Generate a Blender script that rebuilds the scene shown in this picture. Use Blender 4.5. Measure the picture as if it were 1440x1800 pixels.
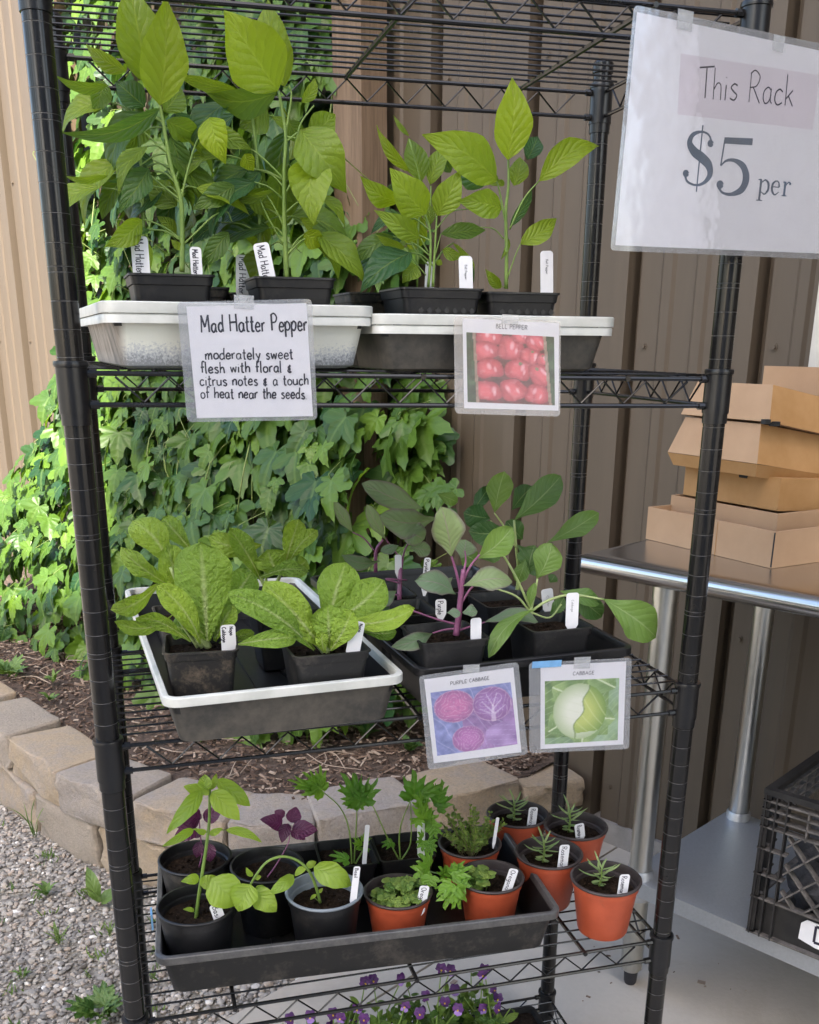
import bpy, bmesh, math, random
import numpy as np
from mathutils import Vector, Matrix
R=math.radians; I=.0254; ZF=50.5
for o in list(bpy.data.objects): bpy.data.objects.remove(o)
SC=bpy.context.scene; COL=SC.collection
# ---------------------------------------------------------------- camera, sky, sun, exposure
# all builder coordinates are inches: origin at the rack's front-left post, z measured from a groove on it
def W3(x,y,z): return Vector((x*I,y*I,(z+ZF)*I))
cd=bpy.data.cameras.new('camera'); cam=bpy.data.objects.new('camera',cd); COL.objects.link(cam); SC.camera=cam
yaw,pitch,roll=R(15.665),R(18.926),R(.398)
cf=Vector((math.sin(yaw)*math.cos(pitch),math.cos(yaw)*math.cos(pitch),-math.sin(pitch)))
cr=Vector((math.cos(yaw),-math.sin(yaw),0)); cu=cr.cross(cf)
r2=cr*math.cos(roll)+cu*math.sin(roll); u2=-cr*math.sin(roll)+cu*math.cos(roll)
M=Matrix((r2,u2,-cf)).transposed().to_4x4(); M.translation=W3(1.764,-42.368,-2.421); cam.matrix_world=M
cd.sensor_fit='HORIZONTAL'; cd.sensor_width=36; cd.lens=36*1755.2/1440
cd.shift_x=-.99/1440; cd.shift_y=305.7/1440; cd.clip_start=.05; cd.clip_end=400
SUN_EL,SUN_AZ=R(42),math.atan2(-.349,-.937)      # azimuth as atan2(x,y) of the direction to the sun
sdir=Vector((math.sin(SUN_AZ)*math.cos(SUN_EL),math.cos(SUN_AZ)*math.cos(SUN_EL),math.sin(SUN_EL)))
wd=bpy.data.worlds.new('World'); SC.world=wd; wd.use_nodes=True
nt=wd.node_tree; bg=nt.nodes['Background']; sk=nt.nodes.new('ShaderNodeTexSky'); sk.sky_type='NISHITA'; sk.sun_disc=False
sk.sun_elevation=SUN_EL; sk.sun_rotation=SUN_AZ; sk.air_density=1.0; sk.dust_density=4.0; sk.ozone_density=.6
nt.links.new(sk.outputs[0],bg.inputs[0]); bg.inputs[1].default_value=.15
sl=bpy.data.lights.new('sun','SUN'); sl.energy=4.3; sl.angle=R(.53); sl.color=(1,.94,.86)
so=bpy.data.objects.new('sun',sl); COL.objects.link(so); so.rotation_euler=sdir.to_track_quat('Z','Y').to_euler()
vs=SC.view_settings; SC.display_settings.display_device='sRGB'; vs.view_transform='Standard'; vs.look='None'; vs.exposure=2.2; vs.gamma=1
SC.cycles.max_bounces=8; SC.cycles.diffuse_bounces=4; SC.cycles.transparent_max_bounces=12; SC.cycles.use_denoising=True
SC.cycles.sample_clamp_indirect=6
# ---------------------------------------------------------------- materials
def lin(r,g,b):
    return tuple((c/12.92 if c<=.04045 else ((c+.055)/1.055)**2.4) for c in (r/255,g/255,b/255))+(1,)
class N:
    """small node-tree helper"""
    def __init__(s,name):
        s.m=bpy.data.materials.new(name); s.m.use_nodes=True; s.t=s.m.node_tree; s.b=s.t.nodes['Principled BSDF']; s.out=s.t.nodes['Material Output']
    def n(s,typ,**kw):
        d=s.t.nodes.new('ShaderNode'+typ)
        for k,v in kw.items():
            if k.startswith('i_'):
                k=k[2:]; k=int(k) if k.isdigit() else k.replace('_',' ')
                d.inputs[k].default_value=v
            else: setattr(d,k,v)
        return d
    def l(s,a,b): s.t.links.new(a,b)
    def set(s,**kw):
        for k,v in kw.items(): s.b.inputs[k.replace('_',' ')].default_value=v
    def co(s,out='Object',scale=None):
        c=s.n('TexCoord').outputs[out]
        if scale:
            mp=s.n('Mapping'); mp.inputs['Scale'].default_value=scale; s.l(c,mp.inputs[0]); c=mp.outputs[0]
        return c
    def noise(s,scale,detail=4,rough=.6,co=None,dist=0):
        t=s.n('TexNoise'); t.inputs['Scale'].default_value=scale; t.inputs['Detail'].default_value=detail; t.inputs['Roughness'].default_value=rough; t.inputs['Distortion'].default_value=dist
        s.l(co if co is not None else s.co(),t.inputs['Vector']); return t.outputs['Fac']
    def ramp(s,fac,stops):
        r=s.n('ValToRGB'); e=r.color_ramp.elements
        while len(e)<len(stops): e.new(.5)
        for q,(p,c) in zip(e,stops): q.position=p; q.color=c if len(c)==4 else tuple(c)+(1,)
        s.l(fac,r.inputs[0]); return r.outputs[0]
    def mix(s,fac,a,b,mode='MIX'):
        m=s.n('MixRGB',blend_type=mode)
        for k,v in ((0,fac),(1,a),(2,b)):
            if hasattr(v,'is_linked'): s.l(v,m.inputs[k])
            else: m.inputs[k].default_value=v
        return m.outputs[0]
    def math(s,op,a,b=0.):
        m=s.n('Math',operation=op)
        for k,v in ((0,a),(1,b)):
            if hasattr(v,'is_linked'): s.l(v,m.inputs[k])
            else: m.inputs[k].default_value=v
        return m.outputs[0]
    def bump(s,h,strength=.3,dist=.002):
        b=s.n('Bump'); b.inputs['Strength'].default_value=strength; b.inputs['Distance'].default_value=dist
        s.l(h,b.inputs['Height']); s.l(b.outputs[0],s.b.inputs['Normal']); return b.outputs[0]
def rgb(c,k=1): return (c[0]*k,c[1]*k,c[2]*k,1)
def basic(name,c,rough=.5,metal=0,var=.15,vs=30,bump=.1,bs=200,bd=.001,spec=.5,coat=0,c2=None,detail=5,lo=.35,hi=.65):
    m=N(name); m.set(Roughness=rough,Metallic=metal); m.b.inputs['Specular IOR Level'].default_value=spec; m.b.inputs['Coat Weight'].default_value=coat
    a=rgb(c,1-var); b=rgb(c,1+var)
    if c2: a,b=rgb(c),rgb(c2)
    m.l(m.ramp(m.noise(vs,detail),[(lo,a),(hi,b)]),m.b.inputs['Base Color'])
    if bump: m.bump(m.noise(bs,3),bump,bd)
    return m.m
MAT={}
def _rack():
    m=N('black_gloss_epoxy'); m.set(Roughness=.2); m.b.inputs['Specular IOR Level'].default_value=.42
    f=m.noise(35,6,.7); m.l(m.ramp(f,[(.3,(.006,.006,.007,1)),(.7,(.014,.013,.012,1))]),m.b.inputs['Base Color'])
    r=m.n('MapRange'); r.inputs[3].default_value=.1; r.inputs[4].default_value=.26; m.l(m.noise(60,5),r.inputs[0]); m.l(r.outputs[0],m.b.inputs['Roughness'])
    return m.m
MAT['rack']=_rack()
MAT['groove']=basic('pale_groove_steel',(.11,.105,.1),.4,.5,.6,150)  # post grooves set in a paler grey than the posts
MAT['sleeve']=basic('black_plastic_sleeve',(.008,.008,.009),.3,bump=.08,bs=300)
def dusty(name,base,dust,lo,hi,rough,scale=22):
    m=N(name); m.set(Roughness=rough)
    a=m.noise(scale,8,.72); b=m.noise(scale*7,3)
    f=m.math('ADD',m.math('MULTIPLY',a,.75),m.math('MULTIPLY',b,.25))
    m.l(m.ramp(f,[(lo,rgb(base)),(hi,rgb(dust))]),m.b.inputs['Base Color']); m.bump(b,.15,.0008); return m.m
MAT['blackplastic']=dusty('black_nursery_plastic',(.009,.009,.01),(.055,.049,.043),.52,.85,.42,26)
MAT['dustyplastic']=dusty('dusty_black_plastic',(.013,.013,.013),(.1,.085,.07),.5,.78,.5)
MAT['muddyplastic']=dusty('soil_stained_black_plastic',(.02,.019,.018),(.2,.155,.11),.48,.8,.55,34)
MAT['traygrey']=dusty('weathered_tray_plastic',(.04,.038,.034),(.14,.12,.095),.4,.75,.5,14); MAT['lipgrey']=dusty('scuffed_grey_lip',(.05,.05,.052),(.13,.125,.12),.35,.7,.38,30)
MAT['whiterim']=basic('white_tray_rim',(.55,.56,.52),.4,c2=(.68,.68,.64),vs=25,bump=.15,bs=90)
MAT['greyrim']=basic('blue_grey_plastic',(.2,.23,.26),.4,var=.15)
def _sprayed():
    m=N('white_oversprayed_tray'); m.set(Roughness=.5)
    g=m.n('NewGeometry'); sp=m.n('SeparateXYZ'); m.l(m.co(),sp.inputs[0])
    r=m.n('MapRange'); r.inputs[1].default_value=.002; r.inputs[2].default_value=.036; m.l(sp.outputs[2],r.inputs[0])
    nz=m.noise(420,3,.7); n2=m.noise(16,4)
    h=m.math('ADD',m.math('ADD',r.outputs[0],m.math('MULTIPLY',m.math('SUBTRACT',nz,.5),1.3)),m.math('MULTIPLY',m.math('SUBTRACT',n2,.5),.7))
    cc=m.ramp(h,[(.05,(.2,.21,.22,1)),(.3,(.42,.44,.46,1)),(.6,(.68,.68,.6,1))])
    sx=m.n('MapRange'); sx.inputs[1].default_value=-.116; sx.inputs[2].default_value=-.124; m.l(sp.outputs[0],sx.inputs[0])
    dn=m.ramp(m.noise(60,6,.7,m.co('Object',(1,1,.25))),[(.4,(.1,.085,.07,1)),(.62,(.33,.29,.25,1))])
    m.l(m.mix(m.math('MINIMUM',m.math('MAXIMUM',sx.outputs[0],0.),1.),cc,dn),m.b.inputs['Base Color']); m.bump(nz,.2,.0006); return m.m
MAT['sprayed']=_sprayed()
def _terra():
    m=N('terracotta_plastic'); m.set(Roughness=.48)
    f=m.noise(26,6,.65); m.l(m.ramp(f,[(.3,(.36,.062,.024,1)),(.7,(.47,.088,.036,1))]),m.b.inputs['Base Color']); dn=m.ramp(m.noise(38,7,.75),[(.58,(0,0,0,1)),(.74,(1,1,1,1))]); m.l(m.mix(m.math('MULTIPLY',dn,.55),m.b.inputs['Base Color'].links[0].from_socket,(.16,.055,.03,1)),m.b.inputs['Base Color'])
    m.bump(m.noise(240,2),.1,.0006); return m.m
MAT['terra']=_terra()
MAT['terrain']=basic('brown_black_pot_lining',(.035,.026,.025),.42,c2=(.06,.05,.05),vs=22)
def _soil():
    m=N('potting_soil'); m.set(Roughness=.95); m.b.inputs['Specular IOR Level'].default_value=.15
    f=m.noise(160,6,.75); c=m.ramp(f,[(.3,(.006,.004,.003,1)),(.55,(.03,.019,.012,1)),(.72,(.085,.056,.034,1))])
    v=m.n('TexVoronoi'); v.inputs['Scale'].default_value=240; m.l(m.co(),v.inputs['Vector'])
    sp=m.ramp(v.outputs['Distance'],[(.06,(1,1,1,1)),(.12,(0,0,0,1))]); r2=m.ramp(m.noise(90,2),[(.62,(0,0,0,1)),(.66,(1,1,1,1))])
    k=m.mix(1.,sp,r2,'MULTIPLY'); m.l(m.mix(k,c,(.3,.27,.22,1)),m.b.inputs['Base Color']); m.bump(f,.9,.006); return m.m
MAT['soil']=_soil()
def leafmat(name,c1,c2,vein,nv=6,vw=.1,vstr=.6,rough=.42,transl=.35,tcol=None,quilt=.5,noise=.0,edge=None,mid=.035,bscale=1.,crk=.35,bstr=.55,sidev=.75):
    """base colours c1..c2 by each leaf's own tone; veins follow the leaf's own UV (x across, y from stalk to tip)"""
    m=N(name); m.set(Roughness=rough); m.b.inputs['Specular IOR Level'].default_value=.45
    uv=m.n('TexCoord').outputs['UV']; sp=m.n('SeparateXYZ'); m.l(uv,sp.inputs[0])
    av=m.math('ABSOLUTE',m.math('MULTIPLY',m.math('SUBTRACT',sp.outputs[0],.5),2.))
    wob=m.math('MULTIPLY',m.math('SUBTRACT',m.noise(5,2,.5,uv),.5),.5)
    ph=m.math('ADD',m.math('MULTIPLY',m.math('SUBTRACT',sp.outputs[1],m.math('MULTIPLY',m.math('POWER',av,.75),.34)),float(nv)),wob)
    sn=m.math('ABSOLUTE',m.math('SINE',m.math('MULTIPLY',ph,math.pi)))
    side=m.math('LESS_THAN',sn,vw*1.6); 
    sideS=m.n('MapRange'); sideS.inputs[1].default_value=vw*2.2; sideS.inputs[2].default_value=0; m.l(sn,sideS.inputs[0])
    md=m.n('MapRange'); md.inputs[1].default_value=mid*1.8; md.inputs[2].default_value=mid*.3; m.l(m.math('MULTIPLY',av,m.math('ADD',.55,m.math('MULTIPLY',sp.outputs[1],1.3))) if mid>.05 else av,md.inputs[0])
    rib=m.math('MULTIPLY',md.outputs[0],m.math('SUBTRACT',1.,m.math('MULTIPLY',m.math('POWER',sp.outputs[1],1.5),.8))) if mid>.05 else md.outputs[0]; vm=m.math('MAXIMUM',m.math('MULTIPLY',sideS.outputs[0],sidev),rib)
    at=m.n('Attribute',attribute_name='tone'); tn=at.outputs['Fac']
    nz=m.noise(9*bscale,4,.6,m.co('Object'))
    tone=m.math('ADD',tn,m.math('MULTIPLY',m.math('SUBTRACT',nz,.5),.5))
    base=m.ramp(tone,[(.05,rgb(c1)),(.95,rgb(c2))])
    if noise:
        fine=m.noise(340,3,.6); base=m.mix(m.math('MULTIPLY',fine,noise),base,rgb(vein),'MIX')
    if edge:
        eg=m.n('MapRange'); eg.inputs[1].default_value=.75; eg.inputs[2].default_value=1.; m.l(av,eg.inputs[0]); base=m.mix(m.math('MULTIPLY',eg.outputs[0],.8),base,rgb(edge))
    colr=m.mix(m.math('MULTIPLY',vm,vstr),base,rgb(vein)); m.l(colr,m.b.inputs['Base Color'])
    h=m.math('ADD',m.math('MULTIPLY',sn,quilt),m.math('MULTIPLY',m.noise(130*bscale,4,.6),crk))
    nb=m.bump(h,bstr,.0026)
    tr=m.n('BsdfTranslucent'); tc=m.mix(1.,colr,rgb(tcol or (1.5,1.35,.5)),'MULTIPLY'); m.l(tc,tr.inputs[0]); m.l(nb,tr.inputs['Normal'])
    ms=m.n('MixShader'); ms.inputs[0].default_value=transl; m.l(m.b.outputs[0],ms.inputs[1]); m.l(tr.outputs[0],ms.inputs[2]); m.l(ms.outputs[0],m.out.inputs[0])
    return m.m
MAT['pepper']=leafmat('pepper_leaf',(.035,.115,.04),(.33,.45,.014),(.45,.56,.1),7,.05,.26,.34,.5,quilt=.35,crk=.9,noise=.04,bstr=.7)
MAT['napa']=leafmat('napa_leaf',(.07,.21,.012),(.3,.45,.03),(.62,.68,.36),7,.06,.6,.4,.3,noise=.12,mid=.1,bscale=1.15,quilt=.35,crk=3.,bstr=1.,sidev=.3)
MAT['purpcab']=leafmat('purple_cabbage_leaf',(.14,.22,.13),(.29,.37,.14),(.33,.19,.26),7,.05,.4,.5,.28,quilt=.25,edge=(.16,.11,.13))
MAT['cab']=leafmat('cabbage_leaf',(.045,.125,.045),(.2,.33,.06),(.4,.5,.26),7,.05,.45,.42,.35,quilt=.25)
MAT['basil']=leafmat('basil_leaf',(.12,.26,.03),(.32,.46,.055),(.3,.42,.12),6,.05,.22,.33,.42,quilt=.3)
MAT['purpbasil']=leafmat('purple_basil_leaf',(.035,.012,.03),(.15,.04,.1),(.2,.07,.15),6,.06,.35,.35,.3,tcol=(1.5,.6,1.1))
MAT['herb']=leafmat('herb_leaf',(.08,.19,.04),(.27,.38,.08),(.28,.36,.14),4,.06,.35,.5,.35)
MAT['rosemary']=leafmat('rosemary_leaf',(.13,.23,.08),(.32,.42,.17),(.3,.36,.2),1,.02,.2,.55,.2)
MAT['parsley']=leafmat('parsley_leaf',(.06,.2,.025),(.2,.38,.04),(.2,.32,.08),5,.05,.3,.4,.38)
MAT['hop']=leafmat('hop_leaf',(.016,.06,.016),(.13,.235,.026),(.18,.28,.08),5,.045,.35,.42,.4,quilt=.45)
MAT['weed']=leafmat('weed_leaf',(.04,.11,.025),(.15,.24,.06),(.2,.3,.1),5,.07,.3,.5,.3)
MAT['violaleaf']=leafmat('viola_leaf',(.04,.11,.02),(.15,.24,.04),(.2,.3,.1),4,.07,.3,.5,.35)
MAT['greenstem']=basic('green_stem',(.2,.3,.06),.45,c2=(.13,.22,.04),vs=40)
MAT['vinestem']=basic('vine_stem',(.09,.14,.03),.5,c2=(.16,.2,.05),vs=40)
MAT['palestem']=basic('pale_leaf_stalk',(.42,.5,.22),.4,c2=(.3,.4,.12),vs=40)
MAT['purplestem']=basic('purple_stem',(.2,.055,.13),.42,c2=(.28,.1,.2),vs=60)
MAT['brownstem']=basic('brown_twig',(.16,.13,.06),.7,c2=(.26,.25,.1),vs=60)
MAT['petal']=basic('violet_petal',(.055,.012,.1),.5,c2=(.12,.025,.17),vs=120)
MAT['petalface']=basic('lilac_petal',(.35,.2,.55),.5,var=.1)
MAT['yellow']=basic('yellow_eye',(.8,.55,.05),.5)
MAT['paper']=basic('white_paper',(.85,.84,.86),.6,var=.02,vs=60,bump=.03)
MAT['note']=basic('pasted_note_paper',(.76,.7,.74),.6,var=.03,vs=12,bump=.03)
MAT['tagplastic']=basic('white_tag_plastic',(.76,.76,.78),.4,var=.04)
MAT['ink']=basic('black_marker_ink',(.015,.013,.03),.5,bump=0)
MAT['print']=basic('printed_black_ink',(.085,.12,.175),.4,bump=0)
MAT['greyprint']=basic('printed_grey_ink',(.22,.22,.24),.5,bump=0)
MAT['bluetape']=basic('blue_masking_tape',(.16,.36,.62),.6,var=.1,vs=90)
def film(name,milk,gl,bumpd):
    m=N(name); t=m.t; t.nodes.remove(m.b)
    tr=m.n('BsdfTransparent'); tr.inputs[0].default_value=(.97,.97,.98,1); g=m.n('BsdfGlossy'); g.inputs['Roughness'].default_value=.09
    d=m.n('BsdfDiffuse'); d.inputs[0].default_value=(.75,.77,.78,1)
    b=m.n('Bump'); b.inputs['Strength'].default_value=.5; b.inputs['Distance'].default_value=bumpd; m.l(m.noise(16,3,.5),b.inputs['Height']); m.l(b.outputs[0],g.inputs['Normal'])
    fr=m.n('LayerWeight'); fr.inputs[0].default_value=.35; m.l(b.outputs[0],fr.inputs['Normal'])
    a=m.n('MixShader'); a.inputs[0].default_value=milk; m.l(tr.outputs[0],a.inputs[1]); m.l(d.outputs[0],a.inputs[2])
    s=m.n('MixShader'); m.l(m.math('ADD',m.math('MULTIPLY',fr.outputs['Fresnel'],gl),.03),s.inputs[0]); m.l(a.outputs[0],s.inputs[1]); m.l(g.outputs[0],s.inputs[2]); m.l(s.outputs[0],m.out.inputs[0])
    return m.m
MAT['film']=film('clear_laminate_film',.015,.34,.0018); MAT['backfilm']=film('milky_laminate_backing',.22,.3,.002); MAT['tape']=film('clear_tape',.3,.4,.001)
def _wall():
    m=N('tan_metal_siding'); m.set(Roughness=.5); m.b.inputs['Specular IOR Level'].default_value=.35
    n=m.noise(6,6,.65,m.co('Object',(6,6,.5))); n2=m.noise(2.2,4)
    c=m.ramp(n,[(.25,(.086,.066,.047,1)),(.75,(.099,.077,.055,1))])
    m.l(m.mix(m.math('MULTIPLY',n2,.35),c,(.074,.056,.039,1)),m.b.inputs['Base Color']); m.bump(m.noise(3,2,.5,m.co('Object',(3,3,.4))),.12,.01); return m.m
MAT['siding']=_wall()
def _wood():
    m=N('rough_lumber'); m.set(Roughness=.8)
    w=m.noise(7,6,.65,m.co('Object',(14,14,.7)),.6)
    c=m.ramp(w,[(.25,(.07,.045,.026,1)),(.5,(.13,.086,.052,1)),(.75,(.18,.125,.08,1))]); m.l(c,m.b.inputs['Base Color']); m.bump(w,.4,.003); return m.m
MAT['wood']=_wood()
def _concrete():
    m=N('concrete_slab'); m.set(Roughness=.9); m.b.inputs['Specular IOR Level'].default_value=.15; a=m.noise(2.3,6,.6); b=m.noise(90,4,.7)
    c=m.ramp(a,[(.3,(.44,.395,.335,1)),(.7,(.54,.49,.42,1))]); st=m.ramp(m.noise(5,6,.7,None,.8),[(.5,(0,0,0,1)),(.66,(1,1,1,1))]); v=m.n('TexVoronoi',feature='DISTANCE_TO_EDGE'); v.inputs['Scale'].default_value=1.3; w=m.n('TexNoise'); w.inputs['Scale'].default_value=4; m.l(m.co(),w.inputs['Vector']); ad=m.n('MixRGB'); ad.inputs[0].default_value=.3; m.l(m.co(),ad.inputs[1]); m.l(w.outputs['Color'],ad.inputs[2]); m.l(ad.outputs[0],v.inputs['Vector']); ck=m.math('LESS_THAN',v.outputs['Distance'],.0035); d=m.mix(m.math('MULTIPLY',b,.45),c,(.36,.33,.29,1)); d=m.mix(m.math('MULTIPLY',st,.2),d,(.3,.25,.2,1)); m.l(d,m.b.inputs['Base Color']); m.bump(b,.35,.002); return m.m
MAT['concrete']=_concrete()
MAT['foundation']=basic('grey_foundation',(.2,.185,.17),.85,c2=(.28,.26,.24),vs=20,bump=.3,bs=120,bd=.002)
def _stone():
    m=N('split_face_block'); m.set(Roughness=.9); oi=m.n('ObjectInfo').outputs['Random']
    a=m.noise(5,5,.65); b=m.noise(130,4,.75); a2=m.noise(24,4,.7)
    k=m.math('ADD',m.math('MULTIPLY',oi,.5),m.math('ADD',m.math('MULTIPLY',a,.4),m.math('MULTIPLY',a2,.32)))
    c=m.ramp(k,[(.15,(.23,.2,.18,1)),(.42,(.31,.265,.215,1)),(.62,(.37,.285,.19,1)),(.8,(.28,.25,.23,1)),(.97,(.34,.285,.225,1))])
    m.l(m.mix(m.math('MULTIPLY',m.ramp(b,[(.4,(0,0,0,1)),(.7,(1,1,1,1))]),.55),c,(.17,.14,.11,1)),m.b.inputs['Base Color']); m.bump(b,.8,.006); return m.m
MAT['stone']=_stone()
def _tone(name,stops,rough=.9,bump=.3,bs=200,spec=.3):
    m=N(name); m.set(Roughness=rough); m.b.inputs['Specular IOR Level'].default_value=spec; at=m.n('Attribute',attribute_name='tone')
    t=m.math('ADD',at.outputs['Fac'],m.math('MULTIPLY',m.math('SUBTRACT',m.noise(70,4),.5),.25))
    m.l(m.ramp(t,stops),m.b.inputs['Base Color']); m.bump(m.noise(bs,3),bump,.001); return m.m
MAT['pebble']=_tone('gravel_stone',[(0,(.15,.135,.12,1)),(.3,(.26,.245,.225,1)),(.55,(.36,.33,.29,1)),(.75,(.35,.285,.23,1)),(.9,(.5,.48,.45,1)),(1,(.66,.64,.6,1))])
MAT['chip']=_tone('bark_chip',[(0,(.05,.032,.024,1)),(.4,(.12,.078,.056,1)),(.7,(.2,.14,.105,1)),(1,(.36,.29,.23,1))])
def _gravel():
    m=N('gravel_ground'); m.set(Roughness=.95); v=m.n('TexVoronoi'); v.inputs['Scale'].default_value=75; m.l(m.co(),v.inputs['Vector'])
    c=m.ramp(m.noise(120,4,.8),[(.3,(.12,.105,.09,1)),(.5,(.22,.2,.175,1)),(.7,(.33,.3,.27,1))])
    g=m.ramp(m.noise(2.2,4,.6),[(.45,(0,0,0,1)),(.7,(1,1,1,1))]); m.l(m.mix(m.math('MULTIPLY',g,.35),c,(.13,.13,.055,1)),m.b.inputs['Base Color']); m.bump(v.outputs['Distance'],.8,.008); return m.m
MAT['gravel']=_gravel()
def _mulch():
    m=N('mulch_ground'); m.set(Roughness=.95); a=m.noise(60,6,.75)
    m.l(m.ramp(a,[(.3,(.025,.017,.013,1)),(.5,(.085,.057,.042,1)),(.72,(.17,.122,.09,1))]),m.b.inputs['Base Color']); m.bump(a,.9,.012); return m.m
MAT['mulch']=_mulch()
def _steel(name,c,rough,brush):
    m=N(name); m.set(Metallic=1.,Roughness=rough); n=m.noise(40,5,.6,m.co('Object',brush))
    m.l(m.ramp(n,[(.3,rgb(c,.92)),(.7,rgb(c,1.05))]),m.b.inputs['Base Color']); r=m.n('MapRange'); r.inputs[3].default_value=rough*.85; r.inputs[4].default_value=rough*1.2; m.l(n,r.inputs[0]); m.l(r.outputs[0],m.b.inputs['Roughness']); m.bump(n,.02,.0005); return m.m
MAT['steel']=basic('brushed_stainless',(.6,.6,.6),.24,1.,.03,6,bump=0)
MAT['galv']=_steel('galvanised_steel',(.45,.47,.5),.42,(5,5,5)); MAT['galv'].node_tree.nodes['Principled BSDF'].inputs['Metallic'].default_value=.7
MAT['legsteel']=_steel('galvanised_tube',(.6,.6,.56),.3,(6,6,1))
MAT['foot']=basic('black_foot',(.02,.02,.025),.5)
def _kraft():
    m=N('kraft_cardboard'); m.set(Roughness=.8); a=m.noise(500,3,.7); b=m.noise(9,4); st=m.noise(60,2,.5,m.co('Object',(1,1,.02)))
    c=m.ramp(b,[(.3,(.36,.225,.125,1)),(.7,(.44,.285,.165,1))]); m.l(m.mix(m.math('MULTIPLY',a,.3),c,(.25,.16,.1,1)),m.b.inputs['Base Color']); m.bump(a,.1,.0006); return m.m
MAT['kraft']=_kraft(); MAT['kraft2']=basic('orange_kraft_cardboard',(.33,.175,.06),.8,c2=(.4,.225,.09),vs=12,bump=.1,bs=500)
MAT['crate']=basic('dirty_black_crate_plastic',(.012,.012,.013),.45,c2=(.03,.028,.027),vs=25,bump=.15,bs=200)
MAT['cratedge']=basic('dusty_crate_ledge',(.06,.055,.05),.7,c2=(.15,.135,.125),vs=60,bump=.3,bs=300)
MAT['whitetrim']=basic('white_painted_trim',(.5,.48,.43),.5,var=.05)
MAT['bag']=basic('crumpled_white_plastic',(.6,.62,.68),.35,c2=(.45,.47,.6),vs=40,bump=.6,bs=60,bd=.01)
MAT['bluebag']=basic('dark_grey_fabric',(.02,.021,.025),.6,c2=(.07,.07,.08),vs=50,bump=.5,bs=80,bd=.006)
MAT['black']=basic('opening_shade_black',(.01,.01,.01),.7)  # flat black painted in for the shade inside box slots and gaps
def _pic():
    m=N('printed_photo'); m.set(Roughness=.45); a=m.n('Attribute',attribute_name='pic'); m.l(a.outputs['Color'],m.b.inputs['Base Color']); return m.m
MAT['pic']=_pic()
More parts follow.
